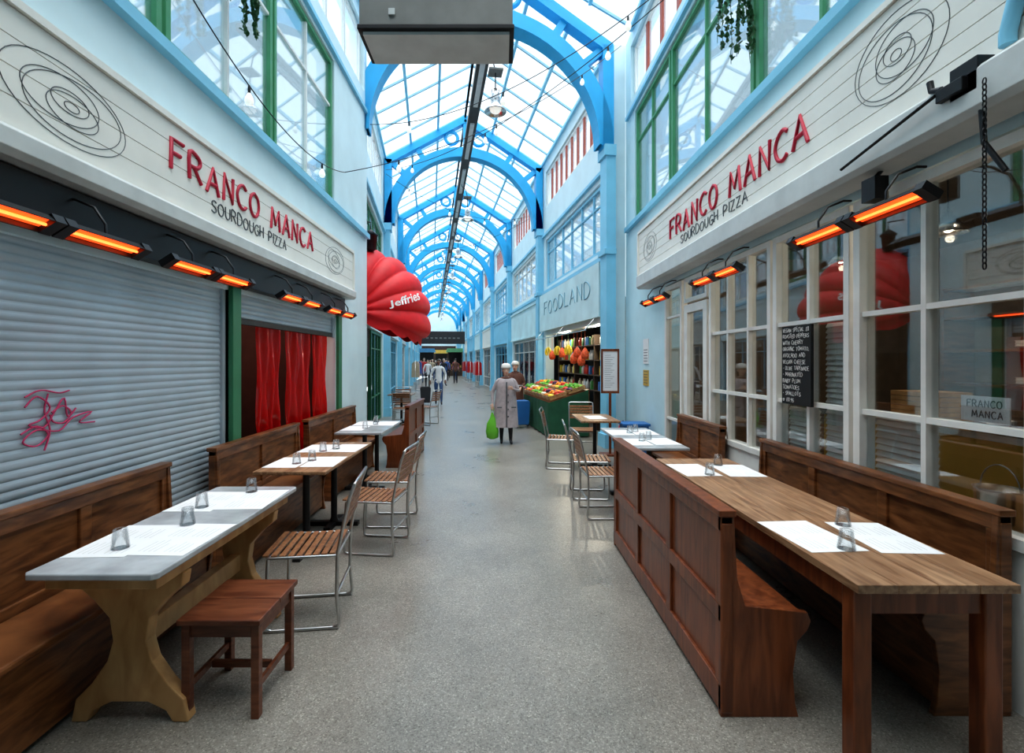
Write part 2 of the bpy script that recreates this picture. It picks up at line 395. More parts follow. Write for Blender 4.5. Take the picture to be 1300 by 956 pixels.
for i in range(1,NB): dup(ar,F(0,i*BAY,0),A)
# ---------------------------------------------------------------- windows
wn=[0]
def window(u0,u1,z0,z1,s,cols,rows,frame,pane,loc=(0,0,0),rz=0,w=.06,d=.08,thin=.03,name=None,bars=None):
    wn[0]+=1
    nm=name or 'window_%d'%wn[0]
    mb=MB()
    mb.box(s-d/2,s+d/2,u0,u1,z0,z0+w);mb.box(s-d/2,s+d/2,u0,u1,z1-w,z1);mb.box(s-d/2,s+d/2,u0,u0+w,z0+w,z1-w);mb.box(s-d/2,s+d/2,u1-w,u1,z0+w,z1-w)
    cs=cols if isinstance(cols,list) else [u0+(u1-u0)*k/cols for k in range(1,cols)]
    rs=rows if isinstance(rows,list) else [z0+(z1-z0)*k/rows for k in range(1,rows)]
    for u in cs: mb.box(s-d*.35,s+d*.35,u-thin/2,u+thin/2,z0+w,z1-w,1)
    for z in rs: mb.box(s-d*.33,s+d*.33,u0+w,u1-w,z-thin/2,z+thin/2,1)
    o=mb.obj(nm,[frame,bars or frame],loc=loc,rz=rz,struct=True)
    g=MB(); g.box(s-.004,s+.004,u0+w,u1-w,z0+w,z1-w); g.obj('glass_pane',[pane],o)
    return o
for (a,b) in ((.12,1.68),(1.72,3.24),(3.28,4.82),(4.86,6.53)):
    window(a,b,3.8,5.73,XL-.06,2,[5.1],'greenl','upane',w=.05,thin=.03,bars='white')
for (a,b) in ((1.02,2.6),(2.64,4.38),(4.42,6.55),(6.59,8.23)):
    window(a,b,4.07,5.93,XR+.06,2,[5.4],'greenl','upane',w=.055,thin=.035)
window(.32,7.98,6.17,7.18,XL-.1,10,1,'white','roofglass',thin=.06)
window(.32,8.48,6.27,7.23,XR+.1,12,1,'white','roofglass',thin=.1,bars='redframe')
for i in range(NB):
    u=i*BAY
    for sg in (-1,1):
        s=sg*(HW+.08)
        window(u+.42,u+5.18,6.12,7.13,s,10 if i<4 else 6,1,'white','roofglass',FL,A,thin=.1,bars='redframe' if sg>0 else 'white')
        window(u+.42,u+5.18,3.77,5.13,s,6 if i<4 else 4,[4.75],'green' if (sg<0 and i==0) else ('white' if i%2 else 'azure2'),'upane',FL,A)
        if not(i==0):
            window(u+.42,u+5.18,.02,2.33,s,5 if i<4 else 3,[.6,1.9],'white' if (i+sg)%3 else 'azure2','pane',FL,A)
tn=10
def trim(mb,mat,loc=(0,0,0),rz=0):
    global tn; tn+=1
    return mb.obj('trim_%d'%tn,[mat],loc=loc,rz=rz,struct=True)
trim(MB().box(XL,XL+.07,-.4,8.1,3.68,3.76),'azure2'); trim(MB().box(XR-.07,XR,-.4,8.7,3.95,4.03),'azure2')
trim(MB().box(XL,XL+.05,-.4,8.1,5.8,5.86),'azure2'); trim(MB().box(XR-.05,XR,-.4,8.7,6.0,6.06),'azure2')
for sg in(-1,1):
    for z0,z1 in ((3.56,3.64),(5.25,5.32)):
        a,b=sorted((sg*HW,sg*(HW-.07)))
        for i in range(NB): 
            trim(MB().box(a,b,i*BAY+.2,(i+1)*BAY-.2,z0,z1),'azure2',FL,A)
# ---------------------------------------------------------------- sign fascias
def fascia(side,y0,y1,z0,z1,n,label):
    sg=-1 if side=='l' else 1
    e=top('sign_fascia',label,'shop sign',(0,0,0))
    mb=MB(); h=(z1-z0)/n; xf=sg*2.2; xb=XL if sg<0 else XR
    for k in range(n):
        a,b=sorted((xf,xb)); mb.box(a,b,y0,y1,z0+k*h,z0+(k+1)*h-.006)
        a,b=sorted((xf+sg*.008,xb)); mb.box(a,b,y0,y1,z0+(k+1)*h-.006,z0+(k+1)*h)
    mb.obj('sign_board','sign',e)
    fr=MB(); a,b=sorted((sg*2.18,xb)); fr.box(a,b,y0-.02,y1+.02,z1,z1+.04); fr.box(a,b,y0-.02,y1+.02,z0-.03,z0); fr.box(a,b,y1,y1+.04,z0,z1)
    fr.obj('sign_frame','sign',e)
    return e
def spiral(mb,x,yc,zc,ry,rz,sd):
    rnd=random.Random(sd)
    for (k,dy,dz) in ((1,0,0),(.8,.1,-.05),(.6,-.12,.1),(.42,.05,-.12),(.3,0,.1),(.12,.02,0)):
        ang=rnd.uniform(-.3,.3); pts=[]
        for i in range(40):
            t=2*pi*i/40; a=ry*k*math.cos(t); b=rz*k*math.sin(t)
            pts.append((x,yc+dy*ry+a*math.cos(ang)-b*math.sin(ang),zc+dz*rz+a*math.sin(ang)*.5+b))
        mb.tube(pts,.0022,5,0,True)
fl=fascia('l',.8,7.05,2.66,3.2,4,'cream planked shop fascia with crimson hand lettering above shutters')
CR='crimson hand-drawn word'; CH='small charcoal word'
stroke_text(fl,'lettering','redtext','FRANCO MANCA',(-2.197,3.15,2.885),(0,1,0),(0,0,1),.2,.015,total=2.38,gap=.28,jit=.07,label=CR)
stroke_text(fl,'lettering','greytext','SOURDOUGH PIZZA',(-2.198,3.6,2.735),(0,1,0),(0,0,1),.095,.0055,total=1.25,gap=.22,jit=.05,label=CH)
mb=MB(); spiral(mb,-2.199,2.42,2.9,.36,.19,1); mb.obj('spiral_logo','greytext',fl,label='thin black scribbled ellipses')
mb=MB(); spiral(mb,-2.199,6.3,2.93,.36,.17,2); mb.obj('spiral_logo','greytext',fl,label='thin black scribbled ellipses')
fr_=fascia('r',.8,7.5,2.95,3.6,6,'cream planked shop fascia with crimson hand lettering above window')
stroke_text(fr_,'lettering','redtext','FRANCO MANCA',(2.197,6.1,3.17),(0,-1,0),(0,0,1),.23,.017,total=2.73,gap=.28,jit=.07,label=CR)
stroke_text(fr_,'lettering','greytext','SOURDOUGH PIZZA',(2.198,5.75,3.02),(0,-1,0),(0,0,1),.1,.006,total=1.55,gap=.22,jit=.05,label=CH)
mb=MB(); spiral(mb,2.199,2.62,3.3,.31,.24,3); mb.obj('spiral_logo','greytext',fr_,label='thin black scribbled ellipses')
mb=MB(); spiral(mb,2.199,6.95,3.28,.3,.2,4); mb.obj('spiral_logo','greytext',fr_,label='thin black scribbled ellipses')
def cassette(x0,x1,y0,y1,z0,z1,lab):
    mb=MB(); pr=[(x0,z0+.03),(x0+.03,z0),(x1-.03,z0),(x1,z0+.03),(x1,z1-.02),(x1-.02,z1),(x0+.02,z1),(x0,z1-.02)]
    mb.prism(pr,'xz',y0,y1); mb.obj('awning_cassette','cassette',label=lab,cat='awning',bevel=.004)
cassette(-2.29,-2.1,.8,6.9,2.49,2.62,'long off-white retracted awning cassette under the sign')
cassette(2.1,2.34,.8,7.3,2.70,2.91,'long off-white retracted awning cassette under the sign')
trim(MB().box(XL,XL+.1,-.3,6.7,2.24,2.48),'black')
# ---------------------------------------------------------------- shutters
def shutter(y0,y1,z0,z1,x,mat,pitch=.048,amp=.009,loc=(0,0,0),rz=0,label='',bar=True,flip=1):
    e=top('roller_shutter',label,'shutter',loc,rz)
    mb=MB(); v=[];f=[]; n=int((z1-z0)/pitch*6)
    for i in range(n+1):
        z=z0+(z1-z0)*i/n; ph=((z-z0)/pitch)%1
        xx=x+flip*amp*(math.sin(pi*ph)**.6)
        v+=[(xx,y0,z),(xx,y1,z)]
    for i in range(n): f.append((2*i,2*i+1,2*i+3,2*i+2))
    mb.add(v,f,0,False); mb.obj('slat_curtain',[mat],e)
    if bar:
        MB().box(x-.02,x+.02,y0,y1,z0-.05,z0).obj('bottom_bar','black',e)
    for a,b in ((y0-.04,y0),(y1,y1+.04)): MB().box(x-.03,x+.03,a,b,z0-.05,z1).obj('guide_rail',[mat],e)
    return e
s1=shutter(.0,3.95,.06,2.2,XL-.05,'shutter',label='closed grey corrugated roller shutter with pink graffiti tag')
g=MB(); gx=XL-.034
def gpath(pts): 
    P=[Vector((gx,a,b)) for a,b in pts]; q=[]
    for i in range(len(P)-1):
        p0=P[max(i-1,0)];p1=P[i];p2=P[i+1];p3=P[min(i+2,len(P)-1)]
        for t in (0,.25,.5,.75): q.append(.5*((2*p1)+(p2-p0)*t+(2*p0-5*p1+4*p2-p3)*t*t+(3*p1-p0-3*p2+p3)*t**3))
    q.append(P[-1]); g.tube(q,.0042,6)
gpath([(2.32,1.37),(2.38,1.42),(2.45,1.36),(2.40,1.30),(2.34,1.28),(2.42,1.26),(2.48,1.34),(2.53,1.40),(2.55,1.30),(2.60,1.34)])
gpath([(2.30,1.24),(2.38,1.27),(2.44,1.22),(2.38,1.17),(2.31,1.2),(2.38,1.25),(2.50,1.23),(2.58,1.29),(2.70,1.31),(2.62,1.26),(2.72,1.25)])
gpath([(2.44,1.43),(2.42,1.34),(2.45,1.24),(2.42,1.14)])
gpath([(2.32,1.42),(2.40,1.45),(2.5,1.43),(2.56,1.44)])
gpath([(2.46,1.33),(2.52,1.36),(2.57,1.32),(2.53,1.27),(2.47,1.28),(2.45,1.32)])
g.obj('graffiti_tag','graf',s1,label='pink looping spray tag')
shutter(4.2,6.55,1.98,2.2,XL-.05,'shutter',label='half raised grey roller shutter over open shopfront')
MB().box(XL-.12,XL+.04,4.0,4.13,0,2.24).obj('door_post','green',label='dark green painted timber door post',cat='post',bevel=.006)
MB().box(XL-.12,XL+.04,6.62,6.76,0,2.24).obj('door_post','green',label='dark green painted timber door post',cat='post',bevel=.006)
pv=top('strip_curtain','translucent red plastic curtain hanging in open shopfront','curtain')
for (a,b) in ((4.66,5.16),(5.30,5.98),(6.06,6.52)):
    mb=MB(); v=[];f=[]; n=48; m_=14
    for j in range(m_+1):
        z=.25+1.72*j/m_; wv=1-.5*j/m_
        for i in range(n+1):
            y=a+(b-a)*i/n+.03*math.sin(j*.6)*(1-j/m_); x=XL-.1+.035*wv*math.sin(i*.5+.5*math.sin(j*.45))+.014*math.sin(i*.23+j*.8)
            v.append((x,y,z))
    for j in range(m_):
        for i in range(n): q=j*(n+1)+i; f.append((q,q+1,q+n+2,q+n+1))
    mb.add(v,f,0,True); mb.obj('plastic_sheet','redpvc',pv)
e=top('bar_counter','dark timber counter inside the open shop','counter',(XL-1.6,5.2,0))
MB().box(-.25,.25,-.9,.9,0,1.0).obj('counter_body','benchwood',e,bevel=.01); MB().box(-.3,.3,-.95,.95,1.0,1.05).obj('counter_top','honey',e,bevel=.005)
# ---------------------------------------------------------------- right shopfront
Z3=[1.27,1.90]
window(.7,3.12,.74,2.64,XR+.03,[1.55,2.1,2.62],Z3,'white','pane',w=.055,d=.1,thin=.032)
window(3.16,4.04,.74,2.64,XR+.03,[3.6],Z3,'white','pane',w=.05,d=.1,thin=.032)
window(4.08,5.28,.74,2.64,XR+.03,[4.48,4.88],Z3,'white','pane',w=.05,d=.1,thin=.032)
trim(MB().box(XR,XR+.08,.62,5.3,.0,.73),'white')
window(5.36,6.02,.02,2.3,XR+.03,1,[.9],'white','pane',w=.1,d=.08,name='door_1')
window(5.36,6.02,2.33,2.64,XR+.03,1,1,'white','pane',w=.05,d=.08)
window(6.1,6.73,.02,2.64,XR+.03,1,[.8,2.2],'white','pane',w=.06,d=.08)
for (yc,w_,nk,z0) in ((3.36,.38,26,.86),(3.82,.36,10,.84),(2.87,.42,11,.84)):
    mb=MB()
    for k in range(nk): mb.obox((XR+.11,yc,z0+k*.04),(.02,w_,.034),Matrix.Rotation(.5,3,'Y'))
    mb.obj('window_blind','white',label='white slatted blind behind shop window pane',cat='blind')
cb=top('menu_chalkboard','black chalkboard with hand chalked vegan special menu on window','sign',(XR-.038,3.68,1.565))
MB().box(-.012,.012,-.18,.18,-.31,.31).obj('board','stone',cb,bevel=.003)
lines=['VEGAN SPECIAL £8','ROASTED PEPPERS','WITH CHERRY','ORGANIC TOMATO,','AVOCADO AND','VEGAN CHEESE','* OLIVE TAPENADE','* MARINATED','BABY PLUM','TOMATOES','* SHALLOTS','< £8.95']
for i,t in enumerate(lines):
    w=sum(twid(c)+.2 for c in t)*.031; sc_=min(1,.32/w)
    stroke_text(cb,'chalk_writing','whitetext',t,(-.014,.16,.262-i*.050),(0,-1,0.0),(0,0,1),.030,.0017,total=w*sc_,gap=.2,n=4,jit=.12)
cd=top('window_card','white card with shop name propped in window','sign',(XR+.09,2.38,1.29))
MB().box(-.003,.003,-.12,.12,0,.13).obj('card','paper',cd)
stroke_text(cd,'lettering','greytext','FRANCO',(-.005,.085,.075),(0,-1,0),(0,0,1),.035,.0028,gap=.25,n=4); stroke_text(cd,'lettering','greytext','MANCA',(-.005,.06,.022),(0,-1,0),(0,0,1),.035,.0028,gap=.25,n=4)
MB().box(XR+.13,XR+.55,.7,4.0,.70,.74).obj('window_counter','honey',label='pale timber counter shelf inside the shop window',cat='counter',bevel=.004)
pt=top('steel_bucket','stainless steel bucket with wire handle on window counter','bucket',(XR+.24,2.45,.74))
MB().lathe([(.085,0),(.1,.19),(.107,.2),(.1,.2),(.08,.01)],n=24).obj('bucket_body','steel',pt)
MB().tube([(0,.1*math.cos(t),.19+.13*math.sin(t)) for t in [pi*k/12 for k in range(13)]],.004,6).obj('handle','steel',pt)
pm=top('pepper_mill','dark wooden pepper mill on window counter','pepper mill',(XR+.24,2.28,.74))
MB().lathe([(.03,0),(.032,.02),(.02,.06),(.026,.12),(.018,.15),(.026,.17),(.024,.2),(0,.215)],n=16).obj('mill_body','black',pm)
k=top('kitchen_counter','yellow tiled kitchen counter with steel top','counter',(4.0,3.2,0))
MB().box(-.3,.3,-2.0,2.2,0,1.0).obj('counter_body','yellow',k); MB().box(-.34,.34,-2.05,2.25,1.0,1.05).obj('counter_top','steel',k)
sh=top('wall_shelves','dark shelving holding crockery in kitchen','shelf',(5.7,3.3,0))
mb=MB()
for z in (1.3,1.7,2.1,2.45): mb.box(-.2,.18,-2.4,2.6,z,z+.03)
for y in (-2.4,-.8,.8,2.56): mb.box(-.2,.18,y,y+.04,0,2.5)
mb.obj('shelf_frame','benchwood',sh)
pl=MB().lathe([(.02,0),(.11,.02),(.12,.03),(.11,.035),(.11,.05),(.12,.06),(.11,.065),(.11,.08),(.12,.09),(.02,.075)],n=16).obj('plate_stack','paper',loc=(5.7,1.3,1.33),label='small stack of white plates on dark shelf',cat='plates',group='crockery on kitchen shelves')
jr=MB().lathe([(.05,0),(.055,.02),(.055,.13),(.035,.16),(.035,.18),(0,.18)],n=12).obj('storage_jar','steel',loc=(5.7,1.6,1.33),label='steel storage jar on dark shelf',cat='jar',group='crockery on kitchen shelves')
for z in (1.33,1.73,2.13):
    for j in range(9):
        y=1.1+j*.5+random.uniform(-.05,.05)
        if abs(y-2.5)<.13 or abs(y-4.1)<.13: continue
        dup(random.choice((pl,jr)),(5.68,y,z))
bx=MB()
for kk in range(6): bx.box(-.2,.2,-.2,.2,kk*.045,kk*.045+.04)
bx.obj('pizza_box_stack','honey',loc=(4.0,4.4,1.05),label='stack of flat brown pizza boxes on counter',cat='boxes')
for j,y in enumerate((1.6,2.3,3.0,3.7)):
    MB().lathe([(.0,0),(.09,0),(.16,.09),(.165,.1),(.155,.1),(.085,.012),(0,.012)],n=20).obj('mixing_bowl','steel',loc=(3.95,y,1.05),label='steel mixing bowl on kitchen counter',cat='bowl',group='bowls on kitchen counter')
for y in (2.6,3.8,5.0):
    l=top('pendant_lamp','small dark metal pendant lamp in the restaurant','lamp',(3.6,y,3.1),group='restaurant pendant lamps')
    MB().tube([(0,0,0),(0,0,-.35)],.006,6).obj('cord','black',l)
    MB().lathe([(.02,-.3),(.05,-.35),(.13,-.48),(.125,-.48),(.04,-.36)],n=16).obj('lamp_shade','steel',l)
    MB().ball((0,0,-.44),.03).obj('bulb','bulb',l)
# ---------------------------------------------------------------- heaters
def heater(L,side,loc,label):
    e=top('patio_heater',label,'heater',loc,0,'electric heaters under the signs'); sg=1 if side=='l' else -1
    R=Matrix.Rotation(sg*math.radians(-32),3,'Y')
    def rot(mb): mb.v=[tuple(R@Vector(p)) for p in mb.v]; return mb
    h=L/2
    for y0,y1 in ((-h+.02,-.025),(.025,h-.02)):
        mb=MB(); pr=[(-.048,-.014),(-.036,.026),(.036,.026),(.048,-.014),(.043,-.014),(.032,.018),(-.032,.018),(-.043,-.014)]
        mb.prism(pr,'xz',y0,y1)
        mb.box(-.049,.049,y0-.02,y0+.035,-.016,.028); mb.box(-.049,.049,y1-.035,y1+.02,-.016,.028)
        rot(mb).obj('housing','black',e)
        mb=MB(); mb.box(-.031,.031,y0+.035,y1-.035,.007,.012); rot(mb).obj('heating_element','glow',e)
        mb=MB(); mb.tube([(0,y0+.035,-.002),(0,y1-.035,-.002)],.007,8); rot(mb).obj('filament','glow2',e)
    MB().box(-.028,.028,-.06,.06,.02,.045).obj('joining_plate','black',e)
    for y in(-h*.5,h*.5):
        MB().tube([(0,y,.025),(0,y,.09),(-sg*.06,y,.18),(-sg*.16,y,.22),(-sg*.21,y,.22)],.007,6).obj('bracket','black',e)
for (yc,L) in ((2.17,1.05),(3.36,.96),(4.86,.98),(6.05,1.0)):
    heater(L,'l',(-2.03,yc,2.21),'black wall-mounted infrared heater glowing orange')
for (yc,L) in ((2.75,1.06),(4.5,.98),(6.25,.95)):
    heater(L,'r',(2.03,yc,2.40),'black wall-mounted infrared heater glowing orange')
mb=MB(); mb.box(-.04,.04,-.05,.05,-.05,.08); mb.tube([(0,0,.08),(.1,0,.2)],.012,6)
mb.obj('heater_switch_box','black',loc=(2.18,2.75,2.58),label='black junction box above the heater',cat='junction box')
# ---------------------------------------------------------------- benches
def settle(L,panels,mat,facing,loc,label,h=.92,rz=0):
    e=top('bench',label,'bench',loc,rz); f=facing
    def bx(mb,x0,x1,*r):
        a,b=sorted((f*x0,f*x1)); mb.box(a,b,*r)
    mb=MB(); H=L/2
    bx(mb,.018,.036,-H+.03,H-.03,.06,h-.05)
    bx(mb,0,.055,-H,H,h-.09,h-.02); bx(mb,-.012,.067,-H-.01,H+.01,h-.02,h+.01)
    bx(mb,.0,.055,-H,H,.02,.14); bx(mb,.0,.05,-H,H,.42,.5)
    for k in range(panels+1):
        y=-H+.03+(L-.06)*k/panels; bx(mb,0.002,.053,y-.035,y+.035,.02,h-.05)
    mb.obj('back',mat,e,bevel=.005)
    mb=MB(); bx(mb,.055,.39,-H+.025,H-.025,.42,.455); mb.obj('seat',mat,e,bevel=.01)
    mb=MB(); bx(mb,.30,.32,-H+.03,H-.03,.03,.42); mb.obj('front_panel',mat,e)
    pr=[(0,0),(0,h-.02),(.06,h-.02),(.075,.62),(.11,.5),(.39,.47),(.405,.43),(.39,.39),(.345,.34),(.325,.2),(.335,.06),(.35,0)]
    pr=[(f*a,b) for a,b in pr]
    for y in(-H,H-.028):
        mb=MB(); mb.prism(pr,'xz',y,y+.028); mb.obj('end_panel',mat,e,bevel=.004)
    return e
settle(1.85,3,'benchwood',1,(-2.24,2.2,0),'brown wooden pew bench with panelled back by shutter')
settle(1.5,2,'benchwood',1,(-2.24,4.38,0),'brown wooden pew bench with panelled back at open shopfront')
settle(1.75,2,'benchwood',1,(-2.24,6.25,0),'brown wooden pew bench with panelled back against wall')
settle(1.4,2,'mahog',-1,(-1.36,7.75,0),'dark red wooden pew with its back to the aisle')
settle(2.0,3,'mahog',1,(.99,3.12,0),'dark red panelled pew bench with its back to the aisle')
settle(1.95,3,'benchwood',-1,(2.3,3.1,0),'brown wooden pew bench against the restaurant window')
settle(1.15,2,'benchwood',-1,(2.3,5.4,0),'short brown pew bench against the restaurant window')
# ---------------------------------------------------------------- tables
t1=top('trestle_table','marble topped table on honey pine trestle base','table',(-1.64,2.54,0))
mb=MB(); mb.prism([(-.27,-.64),(-.25,-.66),(.25,-.66),(.27,-.64),(.27,.64),(.25,.66),(-.25,.66),(-.27,.64)],'xy',.722,.75); mb.obj('table_top','marble',t1,bevel=.006)
MB().box(-.23,.23,-.6,.6,.66,.72).obj('apron','honey',t1,bevel=.004)
for y in(-.42,.42):
    half=[(.24,.66),(.23,.6),(.16,.54),(.09,.46),(.075,.36),(.10,.27),(.17,.17),(.24,.1),(.26,.0),(.19,.0),(.16,.05),(.08,.09)]
    pr=half+[(-a,b) for a,b in half[::-1]]
    MB().prism(pr,'xz',y-.03,y+.03).obj('leg','honey',t1,bevel=.006)
MB().box(-.03,.03,-.39,.39,.30,.40).obj('stretcher','honey',t1,bevel=.004)
def ped_table(loc,w,l,mat,label,npd=2):
    e=top('dining_table',label,'table',loc)
    MB().box(-w/2,w/2,-l/2,l/2,.722,.75).obj('table_top',mat,e,bevel=.006)
    ys=[-l/4,l/4] if npd==2 else [0]
    for y in ys:
        mb=MB(); mb.lathe([(.05,.03),(.03,.08),(.028,.66),(.05,.7),(.05,.715)],(0,y,0),12)
        mb.beam((-.24,y,.02),(.24,y,.02),.06,.04); mb.beam((0,y-.2,.02),(0,y+.2,.02),.06,.04); mb.beam((-.2,y,.71),(.2,y,.71),.05,.02)
        mb.obj('pedestal','black',e)
    return e
ped_table((-1.62,4.28,0),.56,1.32,'tabletop','brown wooden topped table on black iron pedestals')
ped_table((-1.68,6.15,0),.56,1.15,'marble','pale topped table on black iron pedestals')
ped_table((1.56,5.3,0),.58,1.4,'marble','pale marble topped table on black iron pedestals')
ped_table((1.42,7.1,0),.56,.9,'tabletop','small wooden table on black iron pedestal',1)
r1=top('farmhouse_table','long oiled plank table with square legs','table',(1.665,2.95,0))
mb=MB()
for k in range(4): mb.box(-.31+k*.155+.0008,-.31+(k+1)*.155-.0008,-1.16,1.16,.715,.75)
mb.obj('table_top','tabletop',r1,bevel=.003)
mb=MB(); mb.box(-.27,.27,-1.1,-1.08,.61,.715); mb.box(-.27,.27,1.08,1.1,.61,.715); mb.box(-.27,-.25,-1.1,1.1,.61,.715); mb.box(.25,.27,-1.1,1.1,.61,.715); mb.obj('apron','mahog',r1)
for x in(-.255,.255):
    for y in(-1.08,1.08): MB().prism([(x-.035,y-.035),(x+.035,y-.035),(x+.035,y+.035),(x-.035,y+.035)],'xy',0,.714).obj('leg','mahog',r1,bevel=.006)
st=top('stool','small dark red wooden stool with square legs','stool',(-1.25,2.29,0))
mb=MB(); mb.box(-.185,.185,-.2,.0-.001,.425,.45); mb.box(-.185,.185,.001,.2,.425,.45); mb.obj('seat','stoolwood',st,bevel=.004)
mb=MB(); mb.box(-.155,.155,-.17,-.155,.36,.425); mb.box(-.155,.155,.155,.17,.36,.425); mb.box(-.165,-.15,-.165,.165,.36,.425); mb.box(.15,.165,-.165,.165,.36,.425); mb.obj('apron','stoolwood',st)
for x in(-.155,.155):
    for y in(-.165,.165): MB().box(x-.018,x+.018,y-.018,y+.018,0,.424).obj('leg','stoolwood',st,bevel=.003)
mb=MB(); mb.box(-.14,.14,-.01,.01,.12,.15); mb.box(-.163,-.147,-.15,.15,.12,.15); mb.box(.147,.163,-.15,.15,.12,.15); mb.obj('stretcher','stoolwood',st)
def chair(loc,rz,label,src=[None]):
    if src[0]: return dup(src[0],loc,rz,label)
    e=top('slatted_chair',label,'chair',loc,rz,'slatted wood and steel chairs'); src[0]=e
    mb=MB()
    for k in range(9):
        y=-.19+k*.0475; mb.box(-.2,.2,y,y+.034,.442-.008*(4-abs(k-4))/4,.455-.008*(4-abs(k-4))/4)
    mb.obj('seat','chairwood',e,bevel=.003)
    mb=MB()
    for k in range(5):
        z=.60+k*.047; y=-.245-.02*k*.45
        mb.obox((0,y,z+.018),(.40,.012,.036),Matrix.Rotation(.18,3,'X'))
    mb.obj('backrest','chairwood',e,bevel=.003)
    for sg in(-1,1):
        x=sg*.205
        mb=MB()
        mb.tube([(x,-.305,.86),(x,-.275,.78),(x,-.235,.6),(x,-.205,.45),(x,-.20,.2),(x,-.215,.04),(x,-.205,.012),(x,-.17,.011),(x,0,.011),(x,.17,.011),(x,.2,.02),(x,.205,.06),(x,.195,.3),(x,.19,.435)],.0105,8)
        mb.tube([(x,-.205,.437),(x,.19,.437)],.009,8)
        mb.obj('side_frame','chrome',e)
    for pts in ([(-.205,-.305,.86),(-.18,-.312,.875),(.18,-.312,.875),(.205,-.305,.86)],[(-.2,.19,.43),(.2,.19,.43)],[(-.2,-.2,.2),(.2,-.2,.2)],[(-.2,-.2,.43),(.2,-.2,.43)]):
        MB().tube(pts,.0095,8).obj('cross_bar','chrome',e)
    return e
CL='slatted wood chair with steel tube frame'
chair((-1.20,3.0,0),math.radians(97),CL+' beside marble table')
chair((-1.06,4.08,0),math.radians(84),CL+' beside wooden table')
chair((-1.08,4.72,0),math.radians(90),CL+' beside wooden table')
chair((1.08,4.95,0),math.radians(-88),CL+' beside marble table')
chair((1.06,5.62,0),math.radians(-95),CL+' beside marble table')
chair((.92,7.15,0),math.radians(-100),CL+' beside small table')
chair((1.38,7.95,0),math.radians(175),CL+' beside small table')
for (u,s,r) in ((3.3,-1.7,0),(4.5,-1.75,180),(3.6,-1.1,60)):
    chair(F(s,u),math.radians(r)+A,CL+' along the arcade')
ped=ped_table(F(-1.75,3.95),.6,.55,'tabletop','small square wooden table further along the arcade',1)
pm0=None
def mat_(x,y,r):
    global pm0
    if pm0 is None:
        pm0=top('paper_placemat','white paper menu placemat on the table','placemat',(x,y,.7505),math.radians(r),'paper placemats')
        MB().box(-.135,.135,-.2,.2,0,.0012).obj('sheet','paper',pm0)
        mb=MB(); rnd=random.Random(3)
        for k in range(9):
            if k in(4,): continue
            for q in range(2):
                mb.box(.09-.026*k*.9,.094-.026*k*.9,-.16+q*.18,-.16+q*.18+rnd.uniform(.08,.14),.0012,.0014)
        mb.obj('printed_lines','cassette',pm0)
    else: dup(pm0,(x,y,.7505),math.radians(r))
for (x,y,r) in ((-1.77,2.24,2),(-1.51,2.26,-2),(-1.77,2.86,0),(-1.51,2.9,3),
    (-1.76,3.95,0),(-1.48,3.98,2),(-1.76,4.58,1),(-1.48,4.6,-2),(-1.82,5.95,0),(-1.54,6.4,0),(-1.82,6.4,3),
    (1.50,2.3,4),(1.83,2.28,-3),(1.50,3.68,3),(1.83,3.66,-2),(1.41,4.95,0),(1.7,4.98,3),(1.41,5.6,0),(1.7,5.62,-2),(1.42,7.1,5)): mat_(x,y,r)
gl=[(-1.72,2.14),(-1.62,2.45),(-1.73,2.74),(-1.61,3.06),(-1.68,3.9),(-1.6,4.02),(-1.66,4.43),(-1.58,4.55),(-1.7,5.95),(-1.66,6.3),(-1.72,6.55),
    (1.56,2.13),(1.77,2.44),(1.56,3.52),(1.77,3.84),(1.5,5.0),(1.6,5.1),(1.52,5.55),(1.62,5.66)]
g0=None
for (x,y) in gl:
    if g0 is None:
        g0=MB().lathe([(.036,0),(.0365,.004),(.028,.082),(.026,.088),(0,.089)],n=20); g0.lathe([(.033,.001),(.0335,.004),(.025,.078),(0,.079)],n=20)
        g0=g0.obj('glass_tumbler','tumbler',loc=(x,y,.752),label='clear glass tumbler upturned on the table',cat='glass',group='upturned tumblers on tables')
    else: dup(g0,(x,y,.752))
# ---------------------------------------------------------------- red hood awning
aw=top('hood_awning','red scalloped canvas hood awning with white lettering','awning',FL,A)
UC,RU,RS,RZ2,Z0=1.28,1.22,1.34,1.32,2.48
GR=math.radians(22); PE=GR*5
def hood(th,ph,off=None):
    q=max(0,math.sin(th))**.62; sc_=abs(math.sin(pi*ph/GR))**.7
    k=(.925+.085*sc_) if off is None else 1+off
    z=Z0+RZ2*q*math.cos(ph)*k
    if off is None: z-=.06*sc_*q*(ph/PE)
    return Vector((-HW+.01+RS*q*math.sin(ph)*k, UC-RU*math.cos(th)*((.97+.03*sc_) if off is None else 1), z))
mb=MB(); nt_,np_=48,100; v=[];f=[]
for j in range(np_+1):
    for i in range(nt_+1): v.append(hood(pi*i/nt_,PE*j/np_))
for j in range(np_):
    for i in range(nt_): a=j*(nt_+1)+i; f.append((a,a+1,a+nt_+2,a+nt_+1))
